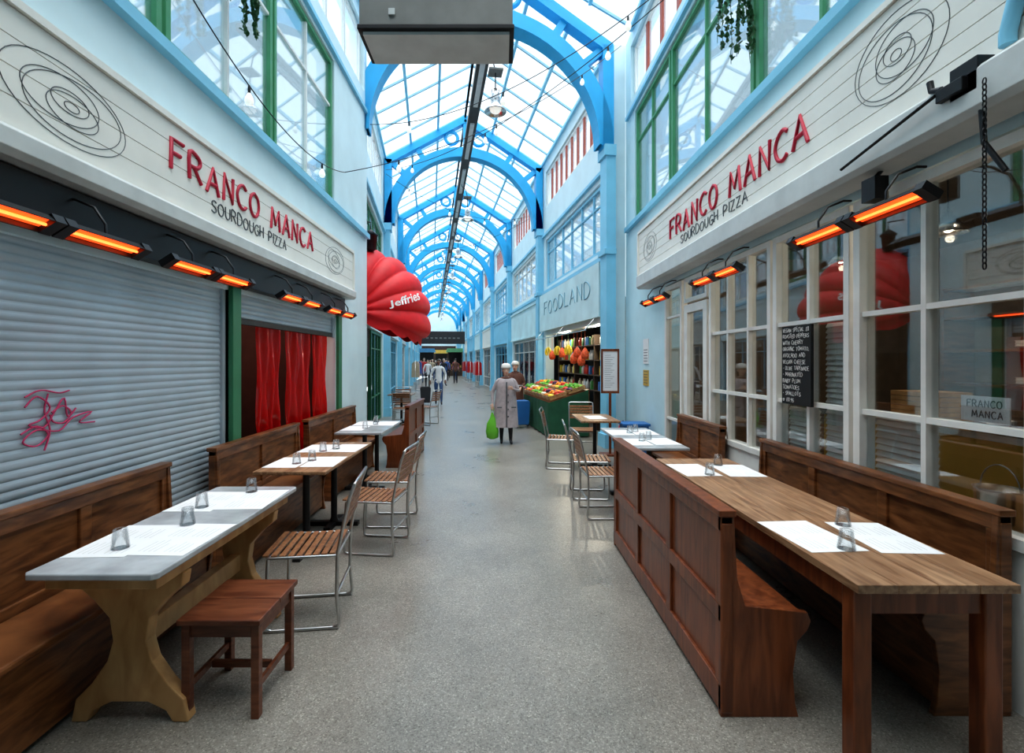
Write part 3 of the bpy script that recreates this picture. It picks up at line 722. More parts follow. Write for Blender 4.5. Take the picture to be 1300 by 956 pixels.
# scalloped valance hanging from the last hoop
for i in range(nt_+1):
    p=hood(pi*i/nt_,PE); v.append(p+Vector((-.02,0,-.10-.07*abs(math.sin(i*pi/6)))))
a0=np_*(nt_+1); b0=(np_+1)*(nt_+1)
for i in range(nt_): f.append((a0+i,a0+i+1,b0+i+1,b0+i))
mb.add(v,f,0,True); mb.obj('canvas','red',aw)
for j in range(6): MB().tube([hood(pi*i/30,GR*j) for i in range(31)],.012,6).obj('rib','red',aw)
cu=bpy.data.curves.new('t','FONT'); cu.body='Jeffries'; cu.size=1; cu.offset=.02; cu.resolution_u=3
to=bpy.data.objects.new('t',cu); col.objects.link(to); bpy.context.view_layer.update()
me=bpy.data.meshes.new_from_object(to.evaluated_get(bpy.context.evaluated_depsgraph_get())); bpy.data.objects.remove(to)
xs=[p.co.x for p in me.vertices]; x0,x1=min(xs),max(xs)
for p in me.vertices:
    t=(p.co.x-x0)/(x1-x0); th=.28+t*.60; ph=math.radians(84)-math.radians(7)*t-p.co.y*math.radians(13)
    p.co=hood(th,ph,.03)+Vector((0,-.04,0))
me.materials.append(M['whitetext'])
o=bpy.data.objects.new('lettering',me); col.objects.link(o); o.parent=aw; o['label']='white shop name lettering'
sh0=shutter(.5,2.9,1.75,2.35,-HW-.1,'shutterd',loc=FL,rz=A,label='dark brown part-lowered roller shutter')
window(3.0,5.18,.02,2.33,-HW-.08,3,[.7,1.9],'green','pane',FL,A)
def fasc(u0,u1,sg,mat,z0=2.42,z1=3.4,label='painted shop fascia board'):
    a,b=sorted((sg*HW,sg*(HW-.06))); mb=MB(); mb.box(a,b,u0,u1,z0,z1); a,b=sorted((sg*HW,sg*(HW-.1))); mb.box(a,b,u0,u1,z1,z1+.05); mb.box(a,b,u0,u1,z0-.05,z0)
    mb.obj('shop_fascia',[mat],loc=FL,rz=A,label=label,cat='shop sign')
cols=['wallblue','sign','wallwhite','bannerblue','cassette','azure2']
for i in range(NB):
    for sg in(-1,1):
        if i==0: continue
        fasc(i*BAY+.3,i*BAY+5.3,sg,cols[(i*2+(sg>0))%6],label='plain pale painted shop fascia board along the arcade')
fd=top('shop_banner','pale teal grocery shop banner with faded lettering','shop sign',FL,A)
MB().box(HW-.16,HW-.12,.3,5.3,2.45,3.5).obj('banner_board','bannerblue',fd)
MB().box(HW-.12,HW,.4,5.2,2.5,3.4).obj('backing_frame','cassette',fd)
stroke_text(fd,'lettering','tealtext','FOODLAND',(HW-.163,4.7,2.9),(0,-1,0),(0,0,1),.34,.014,total=3.9,gap=.25,jit=.04)
ln=top('wall_lantern','black metal lantern on bracket fixed to the wall','lantern',F(-2.1,.55,3.95),A)
MB().lathe([(.03,-.34),(.1,-.3),(.12,-.05),(.15,-.04),(.02,.07),(0,.08)],n=6).obj('lantern_body','black',ln)
MB().tube([(0,0,.08),(0,0,.2),(-.25,0,.24)],.012,6).obj('bracket','black',ln)
# ---------------------------------------------------------------- greengrocer stall
sl=top('market_stall','produce stall table draped in dark green cloth','stall',FL,A)
mb=MB(); 
mb.prism([(1.42,0.02),(2.28,0.02),(2.28,1.0),(1.42,.74)],'xz',1.1,4.5); mb.obj('stall_table','benchwood',sl)
mb=MB(); v=[];f=[]
path=[(2.25,1.07)]+[(2.25-.83*k/10,1.07) for k in range(1,11)]+[(1.39,1.07+3.46*k/30) for k in range(31)]
for k_,(a,b) in enumerate(path):
    w=.018*math.sin(k_*1.9); zt=.74+(a-1.42)/.86*.26 if a>1.42 else .74
    v+=[(a+(w if a<1.4 else 0)-.0,b+(w if a>=1.4 else 0)-.02,.03),(a,b-.005,zt)]
for k_ in range(len(path)-1): f.append((2*k_,2*k_+1,2*k_+3,2*k_+2))
mb.add(v,f,0,True); mb.obj('cloth_skirt','clothgreen',sl)
crate=top('produce_crate','shallow timber crate filled with produce on stall','crate',(0,0,0),0,'produce crates on the stall')
mb=MB(); mb.box(-.19,.19,-.15,.15,0,.012)
for z in(.02,.06): mb.box(-.19,-.18,-.15,.15,z,z+.03); mb.box(.18,.19,-.15,.15,z,z+.03); mb.box(-.18,.18,-.15,-.14,z,z+.03); mb.box(-.18,.18,.14,.15,z,z+.03)
mb.obj('crate_box','honey',crate)
kinds=[('tomato',(.75,.04,.02),(.045,.045,.04)),('orange',(.95,.33,.02),(.048,.048,.046)),('lemon',(.95,.72,.06),(.04,.055,.04)),('green_pepper',(.10,.42,.04),(.046,.046,.055)),('aubergine',(.08,.015,.08),(.04,.072,.04)),('lime',(.25,.6,.06),(.04,.042,.04)),('carrot',(.95,.32,.03),(.028,.09,.028)),('white_onion',(.85,.78,.6),(.046,.046,.042))]
proto={}
for nm,c,r in kinds:
    m=pmat(nm+'_skin',c,.35,noise=.15,scale=12)
    mb=MB(); mb.ball((0,0,0),r,10,7)
    root=top(nm,'fresh '+nm.replace('_',' ')+' piled in stall crate',nm.split('_')[-1],(0,0,0),0,'loose produce in stall crates')
    mb.obj('fruit_body',m,root)
    MB().tube([(0,0,r[2]*.9),(.004,0,r[2]+.012)],.004,5).obj('stem','leaf',root)
    proto[nm]=(root,r)
seq=['tomato','green_pepper','lime','orange','lemon','green_pepper','aubergine','carrot','lime','tomato','white_onion']
first=True; used=set()
for row,(s,z) in enumerate(((1.63,.81),(2.04,.94))):
    for j in range(10):
        u=1.3+j*.335; nm=seq[(j*3+row*2)%len(seq)]
        loc=F(s,u,z+.01)
        if first: crate.location=loc; crate.rotation_euler=(0,math.radians(-17),A); c=crate; first=False
        else: c=dup(crate,loc); c.rotation_euler=(0,math.radians(-17),A)
        for a in range(3):
            nm2=nm if a else seq[(j*3+row*2+4)%len(seq)]
            root,r=proto[nm2]
            for b in range(3):
                ds=-.11+a*.11+random.uniform(-.01,.01); du=-.09+b*.09+random.uniform(-.008,.008)
                p=F(s+ds,u+du,z+.08+ds*.3+ (.035 if (a==1 and b==1) else 0))
                if nm2 not in used: used.add(nm2); root.location=p; root.rotation_euler=(0,0,A)
                else: dup(root,p,random.uniform(0,6))
sf=top('grocery_shelves','shop shelving stocked with colourful groceries','shelf',FL,A)
mb=MB()
for z in (.9,1.25,1.6,1.95): mb.box(HW+.35,HW+.7,.5,5.1,z,z+.025)
for u in (.5,2.0,3.5,5.06): mb.box(HW+.35,HW+.7,u,u+.04,0,2.2)
mb.obj('shelf_frame','shelfdark',sf)
pc=[(.8,.6,.05),(.7,.06,.04),(.1,.4,.1),(.8,.7,.45),(.08,.25,.6),(.8,.8,.75)]
pks=[]
for i,c in enumerate(pc):
    m=pmat('packet_colour_%d'%i,c,.4,noise=.2,scale=15); mb=MB()
    if i%2: mb.lathe([(.045,0),(.05,.01),(.05,.15),(.02,.19),(.02,.23),(0,.23)],n=10); nm='bottle'; 
    else: mb.prism([(-.06,0),(.06,0),(.055,.2),(-.055,.2)],'xz',-.05,.05); nm='packet'
    pks.append(mb.obj(nm,m,label='colourful grocery '+nm+' on shop shelf',cat=nm,group='groceries on shop shelves'))
usedp=set()
for z in (.925,1.275,1.625,1.975):
    for j in range(24):
        u=.64+j*.19
        if min(abs(u-q) for q in(2.02,3.52))<.09: continue
        i=random.randrange(6); p=F(HW+.46+random.uniform(-.03,.05),u,z)
        if i not in usedp: usedp.add(i); pks[i].location=p; pks[i].rotation_euler=(0,0,A)
        else: dup(pks[i],p,A)
for i in range(6):
    if i not in usedp: bpy.data.objects.remove(pks[i])
rl=top('hanging_rail','steel rail on brackets below the banner','rail',FL,A)
mb=MB(); mb.tube([(2.0,.5,2.2),(2.0,5.0,2.2)],.012,8)
for u in(.6,2.8,5.0): mb.tube([(2.0,u,2.2),(HW-.14,u,2.44)],.01,6)
mb.obj('rail_tube','steel',rl)
orange=pmat('red_orange_net',(.85,.12,.03),.6,noise=.4,scale=30)
for k_,(u,z) in enumerate(((.55,1.75),(.78,1.62),(1.05,1.78),(1.3,1.66),(2.2,1.8),(3.1,1.75))):
    nb=top('net_bag','red-orange net bag of produce hanging from rail','bag',F(2.0,u,z),A,'hanging net bags')
    MB().lathe([(0,-.13),(.06,-.115),(.082,-.055),(.072,.015),(.04,.075),(.012,.11)],n=14).obj('net',orange,nb)
    MB().tube([(0,0,.10),(0,0,2.2-z)],.004,5).obj('string',orange,nb)
ban=pmat('banana_yellow',(.9,.68,.06),.45,noise=.15)
for (u) in (1.7,2.6,3.5):
    bn=top('banana_bunch','yellow banana bunch hanging from rail','bananas',F(2.0,u,1.95),A,'hanging bananas')
    for k_ in range(6):
        a=k_*1.05; pts=[(math.cos(a)*(.02+.06*math.sin(t*2.6)),math.sin(a)*(.02+.06*math.sin(t*2.6)),-.22*t) for t in (0,.2,.4,.6,.8,1)]
        MB().tube(pts,[.008,.016,.018,.018,.015,.006],7).obj('banana',ban,bn)
    MB().tube([(0,0,-.01),(0,0,.25)],.006,5).obj('string','leaf',bn)
ms=top('menu_stand','wood framed white menu board on a post','menu board',(1.86,8.0,0),math.radians(-8))
mb=MB(); mb.box(-.02,.02,-.02,.02,0,1.05); mb.box(-.18,.18,-.12,.12,0,.03); mb.obj('post','mahog',ms)
mb=MB(); mb.box(-.15,.15,-.02,.02,1.05,1.09); mb.box(-.15,.15,-.02,.02,1.76,1.8); mb.box(-.15,-.12,-.02,.02,1.09,1.76); mb.box(.12,.15,-.02,.02,1.09,1.76); mb.obj('frame','mahog',ms)
MB().box(-.12,.12,-.01,.01,1.09,1.76).obj('menu_sheet','paper',ms)
mb=MB()
for k_ in range(16): mb.box(-.09,.01+.06*((k_*7)%3)/2,-.013,-.0105,1.15+k_*.036,1.154+k_*.036)
mb.obj('printed_lines','greytext',ms)
fe=top('fire_extinguisher','red fire extinguisher standing beside wall column','fire extinguisher',(2.13,8.25,0))
MB().lathe([(.07,0),(.075,.02),(.075,.42),(.05,.48),(.02,.5),(.02,.53),(0,.53)],n=16).obj('cylinder_body','extred',fe)
MB().tube([(0,0,.53),(0,-.06,.56),(0,-.09,.5),(0,-.085,.2)],.01,6).obj('hose','black',fe)
bb=top('storage_bin','blue plastic bin standing against the wall','bin',(2.08,7.35,0))
MB().prism([(-.15,0),(.15,0),(.19,.6),(-.19,.6)],'xz',-.15,.15).obj('bin_body','bluebin',bb,bevel=.01); MB().box(-.21,.21,-.17,.17,.6,.64).obj('lid','bluebin',bb,bevel=.008)
for (y,z0,z1,w,m) in ((7.6,1.55,1.95,.26,'paper'),(7.6,1.2,1.45,.26,'yellow')):
    p=top('poster','small printed notice fixed to the pale blue wall','poster',(XR-.006,y,0)); MB().box(-.006,.006,-w/2,w/2,z0,z1).obj('sheet',m,p)
    mb=MB()
    for k_ in range(5): mb.box(-.0075,-.006,-w*.36,w*.36,z0+.04+k_*.045,z0+.05+k_*.045)
    mb.obj('printed_lines','greytext',p)
# ---------------------------------------------------------------- overhead box
bxo=top('ceiling_unit','large grey overhead unit with black trim hung on rods','ventilation unit',(-.41,3.15,3.69))
MB().box(-.49,.49,-.14,.20,.05,.62).obj('unit_casing','grey',bxo,bevel=.008)
MB().box(-.50,.50,-.15,.21,.02,.05).obj('rim','black',bxo,bevel=.004)
MB().box(-.47,.47,-.12,.18,.0,.02).obj('underside_panel','cassette',bxo)
MB().box(-.30,-.26,-.15,-.14,.11,.15).obj('control_plate','cassette',bxo)
for x in(-.42,.42): MB().tube([(x,0,.62),(x,0,5.0)],.012,6).obj('hanging_rod','black',bxo)
# ---------------------------------------------------------------- lighting trunking + lamps
tr=top('lighting_trunking','dark steel lighting trunking running below the roof ridge','lighting rail',FL,A)
MB().box(-.12,.12,-.2,NB*BAY-.5,7.40,7.52).obj('trunking','duct',tr)
for i in range(20): MB().box(-.05,.05,i*2.8+.3,i*2.8+2.3,7.36,7.40).obj('light_tube','cassette',tr)
for i in range(NB): MB().tube([(0,i*BAY,7.52),(0,i*BAY,7.62)],.015,6).obj('suspension_rod','black',tr)
lp=None
for k_ in range(9):
    u=.25+k_*BAY*1.0+(1.2 if k_ else 0); p=F(.18,u,6.2)
    if lp is None:
        lp=top('pendant_lamp','industrial aluminium high bay pendant lamp','lamp',p,A,'high bay lamps along the arcade')
        MB().lathe([(.03,.42),(.08,.4),(.09,.2),(.07,.17),(.2,.02),(.205,0),(.19,0),(.06,.15)],n=24).obj('lamp_shade','steel',lp)
        MB().ball((0,0,.06),(.11,.11,.09),14,8).obj('bulb','bulb',lp)
        MB().tube([(0,0,.4),(0,0,.75),(-.06,0,1.0),(-.18,0,1.1),(-.18,0,1.19)],.012,8).obj('hanging_arm','black',lp)
        MB().box(-.13,.13,-.13,.13,.72,.75).obj('mount_plate','grey',lp)
    else: dup(lp,p,A)
def strlight(p0,p1,sag,n,label):
    e=top('string_light',label,'string lights'); p0=Vector(p0);p1=Vector(p1)
    def P(t): 
        q=p0.lerp(p1,t); q.z-=4*sag*t*(1-t); return q
    MB().tube([P(i/30) for i in range(31)],.006,5).obj('cable','black',e)
    for i in range(n):
        q=P((i+.5)/n); mb=MB(); mb.lathe([(.01,.0),(.014,-.03),(.014,-.07)],q,8); mb.obj('bulb_holder','black',e)
        mb=MB(); mb.lathe([(.014,-.07),(.034,-.11),(.04,-.14),(.028,-.17),(0,-.18)],q,12); mb.obj('bulb','bulb',e)
SLb='black cable of festoon bulbs strung across the arcade'
strlight((-2.27,3.4,4.3),(-2.27,6.9,4.35),.3,2,SLb)
strlight((-2.27,6.9,4.35),(2.15,8.4,7.2),.35,3,SLb)
strlight((-2.2,8.0,5.6),(2.28,5.2,6.1),.5,3,SLb)
strlight((2.28,5.2,6.0),F(-2.1,3.5,6.3),.5,3,SLb)
strlight(F(-2.1,3.5,6.2),F(2.2,7,6.4),.5,4,SLb)
strlight(F(2.2,7,6.3),F(-2.2,12,6.4),.5,4,SLb)
# ---------------------------------------------------------------- hanging ivy
def ivy(loc,L,n,seed,label):
    e=top('hanging_plant',label,'plant',loc); rnd=random.Random(seed)
    MB().lathe([(.08,-.02),(.1,.1),(.11,.12),(0,.12)],n=14).obj('pot','black',e)
    sg=1 if loc[0]<0 else -1
    mb=MB(); lf=MB()
    for k in range(n):
        a=rnd.uniform(0,6.28); r=.09; pts=[(r*math.cos(a),r*math.sin(a),.12)]; LL=L*rnd.uniform(.4,1)
        x,y=r*1.3*math.cos(a),r*1.3*math.sin(a)
        for j in range(1,9):
            x+=rnd.uniform(-.012,.012);y+=rnd.uniform(-.02,.02); pts.append((x,y,.1-LL*j/8))
        mb.tube(pts,.003,4)
        for j in range(34):
            t=rnd.uniform(.05,1)*8; i0=min(int(t),7); p=Vector(pts[i0]).lerp(Vector(pts[i0+1]),t-i0)
            R=Matrix.Rotation(rnd.uniform(0,6.28),3,'Z')@Matrix.Rotation(rnd.uniform(.6,2.2),3,'X'); s_=rnd.uniform(.028,.05)
            q=[(0,0,0),(.5,.3,.05),(.35,.8,0),(0,1.2,-.1),(-.35,.8,0),(-.5,.3,.05)]
            lf.add([p+R@Vector(w)*s_ for w in q],[(0,1,2,3),(0,3,4,5)])
    mb.obj('stem','leaf',e); o=lf.obj('foliage','leaf',e)
    MB().box(min(0,-sg*.13),max(0,-sg*.13),-.015,.015,-.04,-.02).obj('bracket','black',e)
ivy((-2.16,3.95,4.95),.8,10,1,'trailing green ivy hanging by upper windows')
ivy((2.2,4.45,5.15),.9,12,2,'trailing green ivy hanging by upper windows')
# ---------------------------------------------------------------- awning gear, chain, pipe
gr=top('awning_crank','black awning gearbox and winding arm on fascia','bracket',(2.1,2.15,2.86))
mb=MB(); mb.box(.0,.08,-.07,.06,-.06,.09); mb.box(-.03,.02,-.03,.1,-.04,.02); mb.tube([(-.03,.1,.0),(-.03,.72,-.10)],.009,8); mb.tube([(.03,-.05,-.05),(.03,-.07,-.3),(.05,-.14,-.45)],.012,8); mb.tube([(0,.1,.03),(.0,.15,.05),(0,.16,.1)],.015,8)
mb.obj('gearbox','black',gr,bevel=.004)
ch=MB(); n=34
for k_ in range(n):
    zc=2.8-k_*.024; pts=[]
    for i in range(10):
        a=2*pi*i/10; w=.008*math.cos(a); h=.016*math.sin(a)
        pts.append((2.08+(w if k_%2 else 0),2.03+(0 if k_%2 else w),zc+h))
    ch.tube(pts,.0028,5,0,True)
ch.obj('hanging_chain','black',label='dark steel chain hanging from awning gearbox',cat='chain')
MB().tube([(2.17,1.2,3.3),(2.17,1.85,3.25),(2.17,1.98,3.15),(2.17,2.02,3.0),(2.17,2.02,2.95)],.03,10).obj('blue_pipe','azure2',label='light blue painted pipe on fascia',cat='pipe')
gs=top('hanging_sign','dark hanging sign panel spanning the far arcade','sign',F(0,37,0),A)
MB().box(-2.2,2.2,-.05,.05,3.2,4.4).obj('sign_panel','dark',gs)
for k_ in range(9): MB().box(-1.9+k_*.42,-1.66+k_*.42,-.06,-.05,3.7,3.82).obj('painted_patch','grey',gs)
for x in(-1.8,1.8): MB().tube([(x,0,4.4),(x,0,7.0)],.02,6).obj('hanging_rod','black',gs)
# far kiosks
goods=[pmat('kiosk_goods_%d'%i,c,.6,noise=.15) for i,c in enumerate(((.7,.1,.08),(.75,.5,.1),(.1,.3,.5),(.6,.6,.55),(.15,.4,.2)))]
for k_,(s,u) in enumerate(((-1.45,43),(1.5,42),(.2,50))):
    e=top('market_kiosk','dark timber market kiosk with canopy and hanging goods','kiosk',F(s,u),A,'market kiosks at the far end')
    MB().box(-.75,.75,-.6,.6,0,.9).obj('counter','shelfdark',e)
    MB().prism([(-.95,2.5),(.95,2.5),(.8,2.9),(-.8,2.9)],'xz',-.8,.8).obj('canopy',goods[(k_*2+2)%5],e)
    for x in(-.72,.72):
        for y in(-.57,.57): MB().box(x-.03,x+.03,y-.03,y+.03,.9,2.5).obj('post','shelfdark',e)
    MB().box(-.72,.72,.5,.55,.9,2.5).obj('back_board','dark',e)
    for q in range(7): MB().box(-.66+q*.19,-.51+q*.19,-.5,-.3,.9,1.12+.08*(q%3)).obj('goods_box',goods[q%5],e)
# ---------------------------------------------------------------- people
def skin_body(V,E,R,tags,mats,name,parent,root=0,sub=2):
    me=bpy.data.meshes.new(name); me.from_pydata(V,E,[]); o=bpy.data.objects.new(name,me); col.objects.link(o)
    md=o.modifiers.new('s','SKIN'); md.use_smooth_shade=True; md.branch_smoothing=.5
    sv=me.skin_vertices[0].data
    for i,r in enumerate(R): sv[i].radius=(r,r) if not isinstance(r,tuple) else r; sv[i].use_root=(i==root)
    sb=o.modifiers.new('u','SUBSURF'); sb.levels=sub; sb.render_levels=sub
    bpy.context.view_layer.update()
    m2=bpy.data.meshes.new_from_object(o.evaluated_get(bpy.context.evaluated_depsgraph_get())); bpy.data.objects.remove(o)
    for m in mats: m2.materials.append(m)
    VV=[Vector(v) for v in V]
    for p in m2.polygons:
        c=p.center; best=1e9;bt=0
        for (a,b),t in zip(E,tags):
            d=VV[b]-VV[a]; k=max(0,min(1,(c-VV[a]).dot(d)/max(d.length_squared,1e-9))); dd=(c-VV[a]-d*k).length
            ra=R[a] if not isinstance(R[a],tuple) else max(R[a]); rb=R[b] if not isinstance(R[b],tuple) else max(R[b])
            dd-=(ra*(1-k)+rb*k)
            if dd<best: best=dd;bt=t
        p.material_index=bt; p.use_smooth=True
    o=bpy.data.objects.new(name,m2); col.objects.link(o); o.parent=parent
    return o
def person(label,loc,rz,scale,topc,legc,shoec,armL,armR,legL,legR,haircol,fine=True,coat=None,hat=None,skinm=None,group=None,lean=0,scarf=None):
    e=top('person',label,'person',loc,rz,group); e.scale=(scale,)*3
    V=[];E=[];R=[];T=[]
    def add(p,r,par=None,t=0):
        V.append(tuple(p));R.append(r)
        if par is not None: E.append((par,len(V)-1));T.append(t)
        return len(V)-1
    pv=add((0,0,.9),(.15,.11)); w=add((0,-lean*.3,1.08),(.135,.10),pv,1); c=add((0,-lean*.7,1.27),(.16,.115),w,1); c2=add((0,-lean,1.37),(.10,.08),c,1)
    nk=add((0,-lean-.005,1.43),.052,c2,0); jaw=add((0,-lean-.035,1.49),(.055,.065),nk,0); hd=add((0,-lean-.02,1.56),(.073,.09),jaw,0); tp=add((0,-lean-.01,1.63),(.06,.07),hd,0)
    for sg,(el,wr) in ((1,armL),(-1,armR)):
        sh=add((sg*.165,-lean,1.345),.058,c2,1); ue=add(Vector((sg*.165,-lean,1.345)).lerp(Vector(el),.5),.052,sh,1); k=add(el,.042,ue,1); wi=add(wr,.027,k,1)
        d=(Vector(wr)-Vector(el)).normalized(); pm=add(Vector(wr)+d*.05,(.032,.018),wi,0)
        if fine:
            side=d.cross(Vector((0,1,0)) if abs(d.y)<.9 else Vector((1,0,0))).normalized(); bend=side.cross(d)
            for q,(o_,ln) in enumerate(((-.03,.062),(-.01,.075),(.01,.07),(.03,.055))):
                b=Vector(wr)+d*.085+side*o_; f1=add(b,.0095,pm,0); f2=add(b+d*ln*.5+bend*.012,.0085,f1,0); f3=add(b+d*ln*.85+bend*.035,.007,f2,0)
            b=Vector(wr)+d*.03-side*.035; f1=add(b,.011,pm,0); f2=add(b+d*.035-side*.015+bend*.015,.009,f1,0)
    for sg,(kn,an) in ((1,legL),(-1,legR)):
        hp=add((sg*.09,0,.84),.092,pv,2); th=add(Vector((sg*.09,0,.84)).lerp(Vector(kn),.5),.078,hp,2); k=add(kn,.056,th,2); cf=add(Vector(kn).lerp(Vector(an),.35),.055,k,2); a=add(an,.038,cf,2)
        ft=add((an[0],an[1]-.05,an[2]-.045),(.042,.034),a,3); to_=add((an[0]+sg*.01,an[1]-.16,an[2]-.055),(.04,.024),ft,3)
    sm=skinm or M['skin']
    skin_body(V,E,R,T,[sm,topc,legc,shoec],'body',e,sub=2 if fine else 1)
    hc=Vector((0,-lean-.02,1.56))
    if fine:
        for sg in(-1,1):
            MB().ball(hc+Vector((sg*.031,-.086,.008)),(.011,.006,.007),8,5).obj('eye','greytext',e)
            MB().ball(hc+Vector((sg*.078,.0,-.005)),(.01,.018,.028),8,6).obj('ear',sm,e)
        MB().ball(hc+Vector((0,-.102,-.02)),(.013,.018,.022),8,6).obj('nose',sm,e)
        MB().ball(hc+Vector((0,-.094,-.054)),(.024,.008,.006),8,5).obj('mouth','redtext',e)
    mb=MB(); v=[];f=[]; n=20;rg=8
    for i in range(rg+1):
        ph=i/rg*1.75
        for k_ in range(n):
            a=2*pi*k_/n; front=max(0,-math.sin(a)); p2=min(ph,.95 if front>.1 else 3)
            v.append(hc+Vector((.086*math.sin(p2)*math.cos(a),.016+.099*math.sin(p2)*math.sin(a),.02+.1*math.cos(p2))))
    for i in range(rg):
        for k_ in range(n): f.append((i*n+k_,i*n+(k_+1)%n,(i+1)*n+(k_+1)%n,(i+1)*n+k_))
    mb.add(v,f,0,True); mb.obj('hair',haircol,e)
    if coat:
        mb=MB(); v=[];f=[]; n=28
        rings=[(.36,.27,.215),(.5,.262,.205),(.7,.25,.195),(.9,.235,.18),(1.05,.215,.165),(1.2,.21,.155),(1.3,.2,.14),(1.37,.15,.115),(1.41,.085,.08)]
        for zi,(z,a_,b_) in enumerate(rings):
            for k_ in range(n):
                t=2*pi*k_/n; wv=1+.025*math.sin(t*7)*(1 if z<.9 else .2)
                v.append((a_*math.cos(t)*wv,b_*math.sin(t)*wv-lean*max(0,(z-.9)/.45),z))
        for i in range(len(rings)-1):
            for k_ in range(n): f.append((i*n+k_,i*n+(k_+1)%n,(i+1)*n+(k_+1)%n,(i+1)*n+k_))
        mb.add(v,f,0,True); mb.obj('coat',coat,e)
        MB().tube([(.085*math.cos(t),-lean+.085*math.sin(t),1.40) for t in [2*pi*q/16 for q in range(16)]],.026,8,0,True).obj('collar',scarf or coat,e)
        MB().beam((.0,-.222,.38),(.0,-.160-lean*.8,1.32),.022,.012).obj('coat_placket','greytext' if scarf else coat,e)
        for z in (.6,.75,.9,1.05,1.2): MB().ball((.035,-.205+max(0,z-.6)*.055-lean*max(0,(z-.9)/.45),z),.014,8,5).obj('button','greytext',e)
        if scarf:
            for sg in(-1,1): MB().box(sg*.15-.05,sg*.15+.05,-.212,-.19,.78,.80).obj('pocket_flap','greytext',e)
    if hat:
        MB().lathe([(.090,.0),(.104,.01),(.107,.028),(.1,.05),(.094,.07),(.078,.098),(.04,.114),(0,.116)],hc+Vector((0,.014,.042)),20).obj('hat',hat,e)
    return e
mauve=pmat('mauve_grey_coat',(.44,.38,.39),.85,noise=.15,scale=15); cream=pmat('cream_wool',(.78,.75,.70),.9,noise=.1); darkc=pmat('dark_cloth',(.03,.03,.035),.85); jeans=pmat('blue_jeans',(.05,.10,.22),.85,noise=.2); whitec=pmat('white_cotton',(.75,.75,.76),.85,noise=.05); brown=pmat('brown_coat',(.16,.07,.05),.85); greyhair=pmat('grey_hair',(.45,.43,.4),.8); blackhair=pmat('black_hair',(.02,.018,.016),.6); darkskin=pmat('brown_skin',(.22,.11,.07),.55,noise=.05)
person('elderly woman in long mauve-grey coat and cream hat holding green bag',(.11,9.15,0),math.radians(4),.905,mauve,darkc,darkc,
   ((.27,-.05,1.12),(.12,-.26,1.18)),((-.29,0,1.10),(-.29,-.06,.86)),((.09,-.06,.48),(.1,-.03,.09)),((-.09,-.02,.47),(-.09,.08,.09)),greyhair,coat=mauve,hat=cream,lean=.03,scarf=brown)
gb=top('carrier_bag','bright green plastic carrier bag hanging from hand','bag',(.11-.262,9.06,.1))
mb=MB(); v=[];f=[]; n=16
rg=[(0,.05,.03),(.03,.11,.06),(.15,.125,.07),(.3,.1,.05),(.40,.05,.025),(.5,.018,.012)]
for z,a_,b_ in rg:
    for k_ in range(n):
        t=2*pi*k_/n; w=1+.08*math.sin(3*t+z*20); v.append((a_*math.cos(t)*w,b_*math.sin(t)*w,z))
for i in range(len(rg)-1):
    for k_ in range(n): f.append((i*n+k_,i*n+(k_+1)%n,(i+1)*n+(k_+1)%n,(i+1)*n+k_))
f.append(tuple(range(n))[::-1]); mb.add(v,f,0,True); mb.obj('bag_body','greenbag',gb)
MB().tube([(0.01,0,.48),(.03,0,.58),(0,0,.65),(-.02,0,.58),(-.01,0,.48)],.006,6).obj('handle','greenbag',gb)
person('person in brown coat and pale cap standing behind blue trolley',(.38,11.9,0),math.radians(-15),.93,brown,darkc,darkc,
   ((.25,0,1.1),(.2,-.2,1.0)),((-.25,0,1.1),(-.2,-.2,1.0)),((.09,-.03,.48),(.09,0,.09)),((-.09,0,.48),(-.09,.04,.09)),greyhair,coat=brown,hat=cream)
def trolley(loc,rz,mat,label):
    e=top('shopping_trolley',label,'trolley',loc,rz)
    MB().prism([(-.16,.08),(.16,.08),(.19,.6),(.15,.66),(-.15,.66),(-.19,.6)],'xz',-.13,.11).obj('fabric_bag',mat,e,bevel=.02)
    mb=MB(); mb.tube([(-.12,.13,.08),(-.12,.15,.95),(-.09,.17,1.0),(.09,.17,1.0),(.12,.15,.95),(.12,.13,.08)],.011,8); mb.tube([(-.2,.12,.07),(.2,.12,.07)],.01,6); mb.tube([(-.1,-.13,.08),(-.1,-.13,.01),(.1,-.13,.01),(.1,-.13,.08)],.008,6); mb.obj('frame','chrome',e)
    for x in(-.2,.2):
        w=MB(); w.tube([(x,.12+.055*math.cos(t),.07+.055*math.sin(t)) for t in [2*pi*k/16 for k in range(16)]],.015,6,0,True); w.obj('wheel','black',e)
trolley((.5,11.3,0),.3,M['bluebin'],'blue fabric wheeled shopping trolley')
person('woman in white hooded top and blue jeans walking with trolley',(-2.27,17.4,0),math.radians(10),.99,whitec,jeans,darkc,
   ((.27,.03,1.1),(.25,-.12,.9)),((-.28,.03,1.1),(-.3,-.05,.88)),((.1,-.12,.5),(.1,-.12,.09)),((-.09,0,.48),(-.09,.14,.1)),blackhair,skinm=darkskin)
trolley((-2.72,17.2,0),.2,darkc,'dark wheeled shopping trolley pulled by a walker')
cl=[whitec,darkc,brown,pmat('red_jacket',(.5,.03,.03),.8),pmat('blue_jacket',(.06,.15,.4),.8),pmat('beige_jacket',(.5,.42,.3),.8),pmat('pink_top',(.6,.25,.3),.8)]
rnd=random.Random(5)
